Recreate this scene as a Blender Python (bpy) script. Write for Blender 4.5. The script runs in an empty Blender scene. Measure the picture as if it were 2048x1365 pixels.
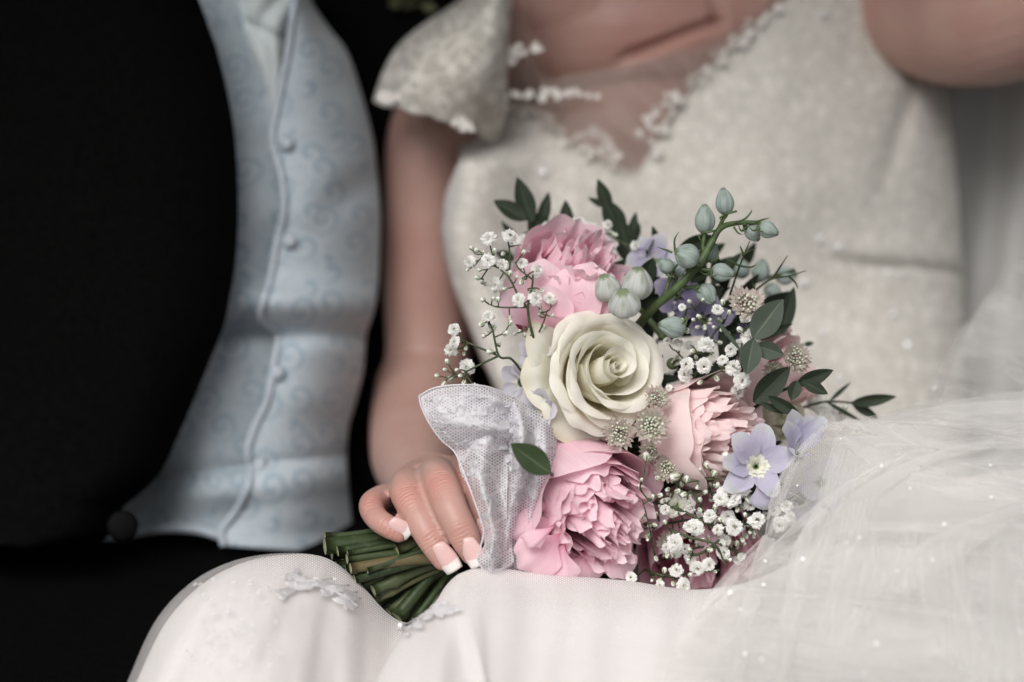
import bpy, bmesh, math, random
import numpy as np
from mathutils import Vector, Matrix

# ------------------------------------------------------------------ camera, world, light, exposure
SC = bpy.context.scene
COL = SC.collection
K = 0.00024            # metres per photo pixel on the plane of focus
D = 1.10               # distance lens -> plane of focus
PITCH = math.radians(12)
FWD = np.array([0, math.cos(PITCH), -math.sin(PITCH)])
UPV = np.array([0, math.sin(PITCH), math.cos(PITCH)])
RGT = np.array([1.0, 0, 0])
TOW = -FWD
C0 = np.array([0, 0, 0.80])          # point in focus
CAM = C0 - FWD * D

cd = bpy.data.cameras.new('camera')
cam = bpy.data.objects.new('camera', cd)
COL.objects.link(cam)
cam.location = CAM
cam.rotation_euler = (math.pi / 2 - PITCH, 0, 0)
cd.sensor_width = 36
cd.lens = 36 * D / (2048 * K)
cd.clip_start = 0.05
cd.clip_end = 100
cd.dof.use_dof = True
cd.dof.focus_distance = D - 0.012
cd.dof.aperture_fstop = 3.0
SC.camera = cam

SUN_EL, SUN_AZ = math.radians(44), math.radians(-20)   # soft daylight from above and behind the camera
w = bpy.data.worlds.new('World')
SC.world = w
w.use_nodes = True
nt = w.node_tree
nt.nodes.clear()
wo = nt.nodes.new('ShaderNodeOutputWorld')
bgn = nt.nodes.new('ShaderNodeBackground')
sky = nt.nodes.new('ShaderNodeTexSky')
sky.sky_type = 'NISHITA'
sky.sun_disc = False
sky.sun_elevation = SUN_EL
sky.sun_rotation = math.pi - SUN_AZ
sky.air_density = 1.0
sky.dust_density = 6.0
sky.ozone_density = 0.6
hs = nt.nodes.new('ShaderNodeHueSaturation')      # clouded-over sky: little colour
hs.inputs['Saturation'].default_value = 0.12
nt.links.new(sky.outputs[0], hs.inputs['Color'])
nt.links.new(hs.outputs[0], bgn.inputs['Color'])
bgn.inputs['Strength'].default_value = 0.052
nt.links.new(bgn.outputs[0], wo.inputs[0])

sl = bpy.data.lights.new('sun', 'SUN')
sl.energy = 1.5
sl.angle = math.radians(40)
sl.color = (1.0, 0.97, 0.94)
so = bpy.data.objects.new('sun', sl)
COL.objects.link(so)
sd = Vector((math.sin(SUN_AZ) * math.cos(SUN_EL), -math.cos(SUN_AZ) * math.cos(SUN_EL), math.sin(SUN_EL)))
so.rotation_euler = sd.to_track_quat('Z', 'Y').to_euler()
so.location = (-1, -2, 3)

SC.view_settings.view_transform = 'Standard'
SC.view_settings.look = 'None'
SC.view_settings.gamma = 1
SC.view_settings.exposure = 0.55
SC.cycles.use_denoising = True
SC.cycles.max_bounces = 10
SC.cycles.diffuse_bounces = 6
SC.cycles.transparent_max_bounces = 24
SC.cycles.transmission_bounces = 8

SHADE_SLAB_Y = -0.27         # front edge of the added slab that shades the couple
rng = random.Random(7)
nrs = np.random.RandomState(11)

# ------------------------------------------------------------------ helpers
def P(px, py, d=0.0):
    """photo pixel + metres behind the plane of focus -> world point(s)"""
    px, py, d = np.broadcast_arrays(np.asarray(px, float), np.asarray(py, float), np.asarray(d, float))
    s = (K * (D + d) / D)[..., None]
    return CAM + FWD * (D + d)[..., None] + RGT * (px - 1024)[..., None] * s + UPV * (682.5 - py)[..., None] * s

def sc(d=0.0):
    return K * (D + d) / D

def frame(px, py, d, axis=(0, 0, 1), roll=0.0):
    """matrix with origin at the pixel and local z along axis given as (right, up, towards viewer)"""
    o = P(px, py, d)
    z = Vector(RGT * axis[0] + UPV * axis[1] + TOW * axis[2]).normalized()
    x = Vector(RGT) - z * Vector(RGT).dot(z)
    if x.length < 1e-3:
        x = Vector(UPV) - z * Vector(UPV).dot(z)
    x.normalize()
    y = z.cross(x)
    m = Matrix((x, y, z)).transposed().to_4x4()
    m.translation = Vector(o)
    return m @ Matrix.Rotation(roll, 4, 'Z')

def mesh(name, v, f, smooth=True, attrs=None, uv=None):
    me = bpy.data.meshes.new(name)
    me.from_pydata([tuple(map(float, p)) for p in v], [], f)
    if smooth:
        me.polygons.foreach_set('use_smooth', [True] * len(me.polygons))
    for k, a in (attrs or {}).items():
        at = me.attributes.new(k, 'FLOAT', 'POINT')
        at.data.foreach_set('value', np.asarray(a, dtype=np.float32).ravel())
    if uv is not None:
        ul = me.uv_layers.new(name='UVMap')
        idx = np.empty(len(me.loops), dtype=np.int32)
        me.loops.foreach_get('vertex_index', idx)
        ul.data.foreach_set('uv', np.asarray(uv, dtype=np.float32)[idx].ravel())
    me.update()
    return me

_PW = {}
def obj(name, me, mat=None, parent=None, mw=None):
    o = bpy.data.objects.new(name, me)
    COL.objects.link(o)
    if mat and me is not None and not me.materials:
        me.materials.append(mat)
    w = mw.copy() if mw is not None else Matrix.Identity(4)      # world matrix of this object
    if parent is not None:
        o.parent = parent
        o.matrix_basis = parent_world(parent).inverted() @ w
    else:
        o.matrix_basis = w
    _PW[o.name] = w
    return o

def parent_world(p):
    return _PW[p.name].copy()

def tag(o, label=None, cat=None, group=None, kind=None):
    for k, v in (('label', label), ('category', cat), ('group', group), ('kind', kind)):
        if v:
            o[k] = v
    return o

def empty(name, loc):
    o = bpy.data.objects.new(name, None)
    o.empty_display_size = 0.02
    COL.objects.link(o)
    o.matrix_basis = Matrix.Translation(Vector(loc))
    _PW[o.name] = o.matrix_basis.copy()
    return o

def grid_faces(nu, nv, off=0, closed_u=False):
    f = []
    for j in range(nv - 1):
        for i in range(nu - (0 if closed_u else 1)):
            a = off + j * nu + i
            b = off + j * nu + (i + 1) % nu
            f.append((a, b, b + nu, a + nu))
    return f

def sstep(a, b, x):
    t = np.clip((x - a) / (b - a), 0, 1)
    return t * t * (3 - 2 * t)

def cr(pts, n):
    """Catmull-Rom resample of control points (m,k) to n points, even in parameter"""
    pts = np.asarray(pts, float)
    m = len(pts)
    q = np.vstack([2 * pts[0] - pts[1], pts, 2 * pts[-1] - pts[-2]])
    t = np.linspace(0, m - 1 - 1e-9, n)
    i = t.astype(int)
    u = (t - i)[:, None]
    p0, p1, p2, p3 = q[i], q[i + 1], q[i + 2], q[i + 3]
    return 0.5 * (2 * p1 + (p2 - p0) * u + (2 * p0 - 5 * p1 + 4 * p2 - p3) * u ** 2 + (3 * p1 - p0 - 3 * p2 + p3) * u ** 3)

def snoise(x, y, seed=0, oct=4, f0=1.0):
    """smooth sum-of-sines noise, numpy"""
    r = np.random.RandomState(seed)
    o = np.zeros(np.broadcast(x, y).shape)
    a, f = 1.0, f0
    for k in range(oct):
        for j in range(3):
            th = r.rand() * 6.283
            o = o + a * np.sin(f * (x * math.cos(th) + y * math.sin(th)) * (0.8 + 0.5 * r.rand()) + r.rand() * 6.283 + 1.3 * np.sin(f * 0.6 * (y * math.cos(th) - x * math.sin(th)) + r.rand() * 6))
        a *= 0.5
        f *= 1.95
    return o / 3.5

def loft(rows, nu, nv, fn=None):
    """rows of (px,py,d) control points -> resampled arrays px,py,d,u,v each (nv,nu)"""
    A = np.stack([cr(r, nu) for r in rows])            # m,nu,3
    B = np.stack([cr(A[:, i, :], nv) for i in range(nu)], axis=1)
    u = np.linspace(0, 1, nu)[None, :].repeat(nv, 0)
    v = np.linspace(0, 1, nv)[:, None].repeat(nu, 1)
    px, py, d = B[..., 0].copy(), B[..., 1].copy(), B[..., 2].copy()
    if fn:
        px, py, d = fn(px, py, d, u, v)
    return px, py, d, u, v

def cloth(name, rows, nu, nv, mat, parent=None, fn=None, thick=0.0, uvscale=None, extra=None, shift=None):
    px, py, d, u, v = loft(rows, nu, nv, fn)
    W = P(px, py, d)
    if shift is not None:
        W = W + shift
    uv = np.stack([px * K, -py * K], -1).reshape(-1, 2) if uvscale is None else np.stack([u * uvscale[0], v * uvscale[1]], -1).reshape(-1, 2)
    me = mesh(name, W.reshape(-1, 3), grid_faces(nu, nv), uv=uv, attrs={'u': u, 'v': v})
    o = obj(name, me, mat, parent)
    if thick:
        m = o.modifiers.new('thickness', 'SOLIDIFY')
        m.thickness = thick
        m.offset = 0
    return o

def tube_arrays(pts, rad, ns=8, cap=True):
    """tube through world points; returns v,f"""
    pts = np.asarray(pts, float)
    n = len(pts)
    rad = np.broadcast_to(np.asarray(rad, float), (n,))
    t = np.gradient(pts, axis=0)
    t /= np.linalg.norm(t, axis=1)[:, None] + 1e-12
    ref = np.array([0.3, 0.2, 0.93])
    if abs(np.dot(ref, t[0])) > 0.9:
        ref = np.array([1.0, 0, 0])
    v = []
    x = ref - t[0] * np.dot(ref, t[0])
    for i in range(n):
        x = x - t[i] * np.dot(x, t[i])
        x /= np.linalg.norm(x) + 1e-12
        y = np.cross(t[i], x)
        a = np.arange(ns) * 2 * math.pi / ns
        v.append(pts[i] + rad[i] * (np.cos(a)[:, None] * x + np.sin(a)[:, None] * y))
    v = np.vstack(v)
    f = grid_faces(ns, n, 0, True)
    if cap:
        f.append(tuple(range(ns - 1, -1, -1)))
        f.append(tuple((n - 1) * ns + i for i in range(ns)))
    return v, f

class MB:
    def __init__(s):
        s.v, s.f, s.a, s.n = [], [], [], 0
    def add(s, v, f, a=None):
        v = np.asarray(v, float)
        s.v.append(v)
        s.f += [tuple(i + s.n for i in q) for q in f]
        s.a.append(np.zeros(len(v)) if a is None else np.broadcast_to(np.asarray(a, float), (len(v),)))
        s.n += len(v)
        return s
    def mesh(s, name, smooth=True):
        return mesh(name, np.vstack(s.v), s.f, smooth, {'v': np.concatenate(s.a)})

# ------------------------------------------------------------------ materials
def srgb(r, g, b):
    def c(x):
        x /= 255
        return x / 12.92 if x <= 0.04045 else ((x + 0.055) / 1.055) ** 2.4
    return (c(r), c(g), c(b), 1)

class N:
    def __init__(s, name):
        s.m = bpy.data.materials.new(name)
        s.m.use_nodes = True
        s.t = s.m.node_tree
        s.t.nodes.clear()
        s.out = s.t.nodes.new('ShaderNodeOutputMaterial')
    def n(s, typ, **kw):
        q = s.t.nodes.new('ShaderNode' + typ)
        for k, v in kw.items():
            if k in q.inputs or (isinstance(k, str) and k.startswith('i_')):
                pass
            setattr(q, k, v)
        return q
    def put(s, sock, val):
        if isinstance(val, bpy.types.NodeSocket):
            s.t.links.new(val, sock)
        else:
            sock.default_value = val
    def attr(s, name):
        return s.n('Attribute', attribute_name=name).outputs['Fac']
    def uv(s):
        return s.n('UVMap').outputs[0]
    def objco(s):
        return s.n('TexCoord').outputs['Object']
    def math(s, op, a, b=0.0, c=None, clamp=False):
        q = s.n('Math', operation=op, use_clamp=clamp)
        s.put(q.inputs[0], a)
        s.put(q.inputs[1], b)
        if c is not None:
            s.put(q.inputs[2], c)
        return q.outputs[0]
    def vmath(s, op, a, b=None):
        q = s.n('VectorMath', operation=op)
        s.put(q.inputs[0], a)
        if b is not None:
            if op == 'SCALE':
                s.put(q.inputs['Scale'], b)
            else:
                s.put(q.inputs[1], b)
        return q.outputs['Value'] if op in ('LENGTH', 'DOT_PRODUCT', 'DISTANCE') else q.outputs[0]
    def noise(s, vec, scale, detail=3, rough=0.5, dist=0.0):
        q = s.n('TexNoise')
        if vec is not None:
            s.put(q.inputs['Vector'], vec)
        q.inputs['Scale'].default_value = scale
        q.inputs['Detail'].default_value = detail
        q.inputs['Roughness'].default_value = rough
        q.inputs['Distortion'].default_value = dist
        return q.outputs[0]
    def vor(s, vec, scale, feature='F1', rnd=1.0):
        q = s.n('TexVoronoi', feature=feature)
        if vec is not None:
            s.put(q.inputs['Vector'], vec)
        q.inputs['Scale'].default_value = scale
        q.inputs['Randomness'].default_value = rnd
        return q
    def ramp(s, fac, stops, interp='LINEAR'):
        q = s.n('ValToRGB')
        q.color_ramp.interpolation = interp
        e = q.color_ramp.elements
        while len(e) < len(stops):
            e.new(0.5)
        for i, (p, c) in enumerate(stops):
            e[i].position = p
            e[i].color = c if isinstance(c, (tuple, list)) else (c, c, c, 1)
        s.put(q.inputs[0], fac)
        return q.outputs[0]
    def mix(s, fac, a, b, blend='MIX'):
        q = s.n('Mix', data_type='RGBA', blend_type=blend)
        s.put(q.inputs[0], fac)
        s.put(q.inputs[6], a)
        s.put(q.inputs[7], b)
        return q.outputs[2]
    def bump(s, h, strength=0.3, dist=0.001):
        q = s.n('Bump')
        q.inputs['Strength'].default_value = strength
        q.inputs['Distance'].default_value = dist
        s.put(q.inputs['Height'], h)
        return q.outputs[0]
    def bsdf(s, color, rough=0.6, normal=None, sheen=0.0, sss=0.0, sssr=(0.004, 0.002, 0.001), spec=0.3, coat=0.0):
        q = s.n('BsdfPrincipled')
        s.put(q.inputs['Base Color'], color)
        s.put(q.inputs['Roughness'], rough)
        q.inputs['Specular IOR Level'].default_value = spec
        q.inputs['Sheen Weight'].default_value = sheen
        q.inputs['Coat Weight'].default_value = coat
        if sss:
            q.inputs['Subsurface Weight'].default_value = sss
            q.inputs['Subsurface Radius'].default_value = sssr
            q.inputs['Subsurface Scale'].default_value = 1.0
        if normal is not None:
            s.put(q.inputs['Normal'], normal)
        return q.outputs[0]
    def shmix(s, fac, a, b):
        q = s.n('MixShader')
        s.put(q.inputs[0], fac)
        s.put(q.inputs[1], a)
        s.put(q.inputs[2], b)
        return q.outputs[0]
    def translucent(s, color, normal=None):
        q = s.n('BsdfTranslucent')
        s.put(q.inputs[0], color)
        return q.outputs[0]
    def transparent(s):
        return s.n('BsdfTransparent').outputs[0]
    def done(s, sh):
        s.put(s.out.inputs[0], sh)
        return s.m

def petal_mat(name, stops, trans=0.3, streak=0.12, streakcol=None, rough=0.55, sheen=0.15, bumps=0.15, blotch=0.0):
    m = N(name)
    v, u = m.attr('v'), m.attr('u')
    col = m.ramp(v, stops)
    cmb = m.n('CombineXYZ')
    m.put(cmb.inputs[0], m.math('MULTIPLY', u, 9.0))
    m.put(cmb.inputs[1], m.math('MULTIPLY', v, 1.3))
    m.put(cmb.inputs[2], m.math('MULTIPLY', m.n('ObjectInfo').outputs['Random'], 40.0))
    nz = m.noise(cmb.outputs[0], 1.6, 4, 0.6)
    f = m.math('MULTIPLY', m.ramp(nz, [(0.42, 0.0), (0.68, 1.0)]), streak)
    col = m.mix(f, col, streakcol if streakcol else m.mix(1.0, col, (0.6, 0.5, 0.5, 1), 'MULTIPLY'))
    if blotch:
        b = m.ramp(m.noise(m.objco(), 60, 3), [(0.5, 0.0), (0.75, 1.0)])
        col = m.mix(m.math('MULTIPLY', b, blotch), col, srgb(190, 170, 130))
    nrm = m.bump(nz, bumps, 0.0006)
    a = m.bsdf(col, rough, nrm, sheen=sheen, spec=0.25)
    return m.done(m.shmix(trans, a, m.translucent(col)))

def simple_mat(name, col, rough=0.6, trans=0.0, var=0.15, scale=60.0, bump=0.1, spec=0.3, dark=None, sheen=0.0):
    m = N(name)
    nz = m.noise(m.objco(), scale, 4)
    c = m.mix(m.ramp(nz, [(0.35, 0.0), (0.7, 1.0)]), col, dark if dark else tuple(x * (1 - var * 2) for x in col[:3]) + (1,))
    a = m.bsdf(c, rough, m.bump(nz, bump, 0.0005), spec=spec, sheen=sheen)
    if trans:
        a = m.shmix(trans, a, m.translucent(c))
    return m.done(a)

M = {}
M['rose'] = petal_mat('rose_petal', [(0.0, srgb(238, 229, 192)), (0.3, srgb(249, 243, 221)), (0.65, srgb(251, 249, 239)), (1.0, srgb(250, 248, 239))], 0.40, 0.08, srgb(244, 239, 224), blotch=0.08)
M['rose_outer'] = petal_mat('rose_outer_petal', [(0.0, srgb(200, 206, 168)), (0.4, srgb(232, 233, 216)), (0.8, srgb(243, 242, 232)), (1.0, srgb(232, 224, 200))], 0.32, 0.2, srgb(220, 224, 204), blotch=0.2)
M['peony'] = petal_mat('peony_petal', [(0.0, srgb(190, 45, 98)), (0.15, srgb(226, 110, 152)), (0.34, srgb(247, 198, 216)), (0.8, srgb(253, 227, 235)), (1.0, srgb(254, 238, 242))], 0.40, 0.16, srgb(240, 170, 198), sheen=0.2)
M['peony_guard'] = petal_mat('peony_guard_petal', [(0.0, srgb(224, 122, 156)), (0.2, srgb(244, 186, 206)), (0.5, srgb(251, 215, 227)), (1.0, srgb(253, 231, 237))], 0.38, 0.24, srgb(241, 178, 202), sheen=0.2)
M['peony_deep'] = petal_mat('peony_deep_petal', [(0.0, srgb(140, 12, 55)), (0.4, srgb(190, 40, 90)), (0.75, srgb(220, 98, 140)), (1.0, srgb(240, 160, 185))], 0.25, 0.3, srgb(180, 30, 80))
M['blush'] = petal_mat('blush_petal', [(0.0, srgb(200, 60, 105)), (0.16, srgb(242, 190, 200)), (0.4, srgb(250, 226, 227)), (1.0, srgb(251, 236, 235))], 0.36, 0.13, srgb(243, 208, 212), sheen=0.15)
M['lilac'] = petal_mat('lilac_petal', [(0.0, srgb(214, 220, 206)), (0.3, srgb(204, 201, 217)), (0.68, srgb(206, 202, 223)), (0.86, srgb(203, 207, 208)), (1.0, srgb(220, 218, 230))], 0.34, 0.32, srgb(182, 176, 208))
M['violet'] = petal_mat('violet_petal', [(0.0, srgb(132, 124, 152)), (0.5, srgb(146, 139, 170)), (1.0, srgb(190, 184, 206))], 0.3, 0.3, srgb(104, 94, 136))
M['whitelilac'] = petal_mat('white_lilac_petal', [(0.0, srgb(200, 210, 180)), (0.4, srgb(218, 218, 226)), (1.0, srgb(226, 224, 234))], 0.35, 0.2, srgb(200, 198, 216))
M['bee'] = petal_mat('pale_centre_petal', [(0.0, srgb(214, 220, 190)), (0.4, srgb(236, 236, 222)), (1.0, srgb(242, 241, 231))], 0.25, 0.15, srgb(222, 225, 204))
M['gyp'] = petal_mat('gypsophila_petal', [(0.0, srgb(225, 232, 210)), (0.4, srgb(250, 250, 247)), (1.0, srgb(252, 252, 250))], 0.42, 0.05, srgb(240, 242, 236), bumps=0.02)
M['bract'] = petal_mat('astrantia_bract', [(0.0, srgb(170, 140, 140)), (0.5, srgb(206, 202, 188)), (0.88, srgb(196, 180, 174)), (1.0, srgb(130, 92, 100))], 0.3, 0.3, srgb(170, 172, 146))

def leaf_mat(name, c1, c2, vein, rough=0.45, spec=0.4):
    m = N(name)
    v, u = m.attr('v'), m.attr('u')
    nz = m.noise(m.objco(), 160, 3)
    c = m.mix(nz, c1, c2)
    au = m.math('ABSOLUTE', u)
    c = m.mix(m.ramp(au, [(0.02, 0.8), (0.07, 0.0)]), c, vein)
    side = m.math('SINE', m.math('MULTIPLY', m.math('SUBTRACT', v, m.math('MULTIPLY', au, 0.25)), 70.0))
    nrm = m.bump(m.math('ADD', m.math('MULTIPLY', side, 0.3), nz), 0.2, 0.0004)
    a = m.bsdf(c, rough, nrm, spec=spec)
    return m.done(m.shmix(0.12, a, m.translucent(c)))

M['leaf'] = leaf_mat('eucalyptus_leaf', (0.050, 0.070, 0.050, 1), (0.075, 0.095, 0.072, 1), (0.16, 0.18, 0.12, 1), 0.55, 0.3)
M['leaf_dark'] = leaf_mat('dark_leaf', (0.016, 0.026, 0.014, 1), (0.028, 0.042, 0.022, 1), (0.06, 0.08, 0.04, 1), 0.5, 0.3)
M['leaf_peony'] = leaf_mat('peony_leaf', (0.030, 0.052, 0.020, 1), (0.05, 0.075, 0.03, 1), (0.10, 0.12, 0.06, 1), 0.35)
M['leaf_olive'] = leaf_mat('olive_leaf', (0.05, 0.055, 0.022, 1), (0.10, 0.10, 0.05, 1), (0.14, 0.14, 0.07, 1), 0.6, 0.3)
M['stem'] = simple_mat('green_stem', (0.050, 0.075, 0.028, 1), 0.45, 0, 0.25, 120, 0.3)
M['stem_dark'] = simple_mat('dark_stem', (0.020, 0.032, 0.012, 1), 0.5, 0, 0.25, 120, 0.3)
M['stem_pale'] = simple_mat('pale_stem', (0.13, 0.18, 0.09, 1), 0.45, 0.0, 0.2, 160, 0.2)
M['twig'] = simple_mat('gypsophila_stem', (0.085, 0.11, 0.055, 1), 0.6, 0, 0.3, 200, 0.2)
M['stem_brown'] = simple_mat('brown_stem', (0.22, 0.09, 0.04, 1), 0.5, 0, 0.25, 120, 0.3)

def stem_mat():
    m = N('cut_stem')
    rnd = m.n('ObjectInfo').outputs['Random']
    base = m.ramp(rnd, [(0.0, (0.018, 0.034, 0.012, 1)), (0.5, (0.040, 0.062, 0.024, 1)), (0.8, (0.075, 0.095, 0.045, 1)), (0.95, (0.10, 0.11, 0.05, 1)), (1.0, (0.16, 0.10, 0.05, 1))])
    nz = m.noise(m.objco(), 300, 4, 0.6)
    base = m.mix(m.ramp(nz, [(0.55, 0.0), (0.75, 0.6)]), base, (0.13, 0.15, 0.08, 1))
    v = m.attr('v')
    c = m.mix(m.ramp(v, [(0.45, 0.0), (0.55, 1.0)]), base, (0.34, 0.36, 0.22, 1))
    return m.done(m.bsdf(c, 0.42, m.bump(nz, 0.25, 0.0004), spec=0.4))
M['cutstem'] = stem_mat()

def bud_mat(name, pale, green, tipw=0.6):
    m = N(name)
    v, u = m.attr('v'), m.attr('u')
    nz = m.noise(m.objco(), 3.0, 4, 0.6)
    c = m.ramp(v, [(0.0, (0.16, 0.21, 0.12, 1)), (0.16, pale), (0.92, pale), (1.0, green)])
    st = m.math('SINE', m.math('ADD', m.math('MULTIPLY', u, 62.8 * 2), m.math('MULTIPLY', nz, 5.0)))
    c = m.mix(m.ramp(st, [(0.5, 0.0), (1.0, 0.22)]), c, green)
    lobe = m.math('ABSOLUTE', m.math('SINE', m.math('MULTIPLY', u, 15.708)))
    spot = m.math('MULTIPLY', m.ramp(lobe, [(0.75, 0.0), (1.0, 1.0)]), m.ramp(m.math('ADD', v, m.math('MULTIPLY', nz, 0.1)), [(0.62, 0.0), (0.82, 1.0), (0.97, 0.4)]))
    c = m.mix(m.math('MULTIPLY', spot, tipw), c, green)
    a = m.bsdf(c, 0.5, m.bump(st, 0.06, 0.0003), spec=0.25, sheen=0.2)
    return m.done(m.shmix(0.25, a, m.translucent(c)))
M['bud'] = bud_mat('delphinium_bud', (0.40, 0.48, 0.45, 1), (0.17, 0.23, 0.14, 1))
M['budwhite'] = bud_mat('pale_bud', (0.62, 0.64, 0.62, 1), (0.26, 0.32, 0.18, 1))

def gbud_mat():
    m = N('gypsophila_bud')
    v, u = m.attr('v'), m.attr('u')
    st = m.math('SINE', m.math('MULTIPLY', u, 31.4))
    c = m.mix(m.ramp(st, [(0.3, 0.0), (0.7, 1.0)]), (0.60, 0.63, 0.52, 1), (0.17, 0.22, 0.11, 1))
    c = m.mix(m.ramp(v, [(0.70, 0.0), (0.85, 1.0)]), c, (0.78, 0.79, 0.74, 1))
    return m.done(m.bsdf(c, 0.6))
M['gbud'] = gbud_mat()

def skin_mat():
    m = N('skin')
    red = m.attr('red')
    nz = m.noise(m.objco(), 30, 4, 0.6)
    nf = m.noise(m.objco(), 420, 3, 0.6)
    c = m.mix(m.ramp(nz, [(0.35, 0.0), (0.7, 1.0)]), (0.53, 0.345, 0.295, 1), (0.48, 0.285, 0.245, 1))
    c = m.mix(m.math('MULTIPLY', red, 0.55), c, (0.55, 0.21, 0.175, 1))
    wr = m.attr('wrinkle')
    al = m.attr('along')
    fold = m.math('SINE', m.math('ADD', m.math('MULTIPLY', al, 3300.0), m.math('MULTIPLY', m.noise(m.objco(), 180, 3), 9.0)))
    h = m.math('ADD', m.math('MULTIPLY', nf, 0.45), m.math('MULTIPLY', wr, m.math('MULTIPLY', fold, 0.6)))
    return m.done(m.bsdf(c, 0.42, m.bump(h, 0.35, 0.0007), sss=0.35, sssr=(0.006, 0.0022, 0.0012), spec=0.35))
M['skin'] = skin_mat()

def nail_mat():
    m = N('fingernail')
    v = m.attr('v')
    c = m.ramp(v, [(0.0, srgb(222, 186, 180)), (0.12, srgb(226, 190, 186)), (0.66, srgb(224, 184, 181)), (0.72, srgb(238, 231, 228)), (1.0, srgb(240, 235, 232))])
    return m.done(m.bsdf(c, 0.18, spec=0.5, coat=0.4))
M['nail'] = nail_mat()

def lace_dress_mat(name, c1, c2, scale, bump=0.6, alpha=None):
    """net ground with corded floral motifs (petalled rosettes and trailing stems)"""
    m = N(name)
    co = m.vmath('MULTIPLY', m.objco(), (1.0, 0.0, 1.0))
    wob = m.n('TexNoise')
    m.put(wob.inputs['Vector'], co)
    wob.inputs['Scale'].default_value = 110
    cw = m.vmath('ADD', co, m.vmath('SCALE', m.vmath('SUBTRACT', wob.outputs['Color'], (0.5, 0.5, 0.5)), 0.006))
    S = 118.0
    vo = m.vor(cw, S, 'F1', 0.85)
    rel = m.vmath('SUBTRACT', cw, vo.outputs['Position'])
    sp = m.n('SeparateXYZ')
    m.put(sp.inputs[0], rel)
    ang = m.math('ARCTAN2', sp.outputs[2], sp.outputs[0])
    rnd = m.n('SeparateXYZ')
    m.put(rnd.inputs[0], vo.outputs['Color'])
    pet = m.math('MULTIPLY_ADD', m.math('COSINE', m.math('MULTIPLY_ADD', ang, 5.0, m.math('MULTIPLY', rnd.outputs[0], 6.28))), 0.13, 0.40)
    q = m.math('SUBTRACT', pet, vo.outputs['Distance'])
    flower = m.ramp(q, [(0.0, 0.0), (0.05, 1.0), (0.14, 0.55), (0.3, 0.85)])
    edge = m.vor(cw, S * 0.8, 'DISTANCE_TO_EDGE').outputs['Distance']
    vine = m.ramp(edge, [(0.03, 1.0), (0.09, 0.0)])
    fine = m.noise(m.objco(), scale * 5, 3, 0.6)
    h = m.math('ADD', m.math('MAXIMUM', flower, m.math('MULTIPLY', vine, 0.22)), m.math('MULTIPLY', m.math('ADD', fine, m.noise(m.objco(), scale * 0.9, 4, 0.6)), 0.42))
    f = m.ramp(h, [(0.25, 0.0), (1.15, 1.0)])
    c = m.mix(f, c2, c1)
    a = m.bsdf(c, 0.75, m.bump(h, bump, 0.0012), sheen=0.3, spec=0.12)
    if alpha:
        al = m.ramp(h, [(0.1, alpha[0]), (0.6, alpha[1])])
        a = m.shmix(al, m.transparent(), a)
    return m.done(a)
M['bodice'] = lace_dress_mat('bodice_lace', (0.80, 0.765, 0.715, 1), (0.57, 0.545, 0.495, 1), 150, 0.5)
M['sleeve'] = lace_dress_mat('sleeve_lace', (0.76, 0.725, 0.67, 1), (0.54, 0.51, 0.455, 1), 190, 0.22, (0.55, 0.95))
M['laceflower'] = simple_mat('lace_thread', (0.82, 0.78, 0.735, 1), 0.7, 0.0, 0.1, 200, 0.3, sheen=0.3)

def fabric_mat(name, col, weave=2500, rough=0.7, sheen=0.3, bump=0.15, var=0.04):
    m = N(name)
    uv = m.uv()
    sep = m.n('SeparateXYZ')
    m.put(sep.inputs[0], uv)
    wx = m.math('SINE', m.math('MULTIPLY', sep.outputs[0], weave * 6.283))
    wy = m.math('SINE', m.math('MULTIPLY', sep.outputs[1], weave * 6.283))
    nz = m.noise(m.objco(), 14, 4)
    c = m.mix(m.ramp(nz, [(0.35, 0.0), (0.7, 1.0)]), col, tuple(x * (1 - var) for x in col[:3]) + (1,))
    a = m.bsdf(c, rough, m.bump(m.math('MULTIPLY', wx, wy), bump, 0.0003), sheen=sheen, spec=0.2)
    return m.done(a)
M['satin'] = fabric_mat('skirt_satin', (0.83, 0.795, 0.785, 1), 1800, 0.6, 0.2, 0.05)

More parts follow.
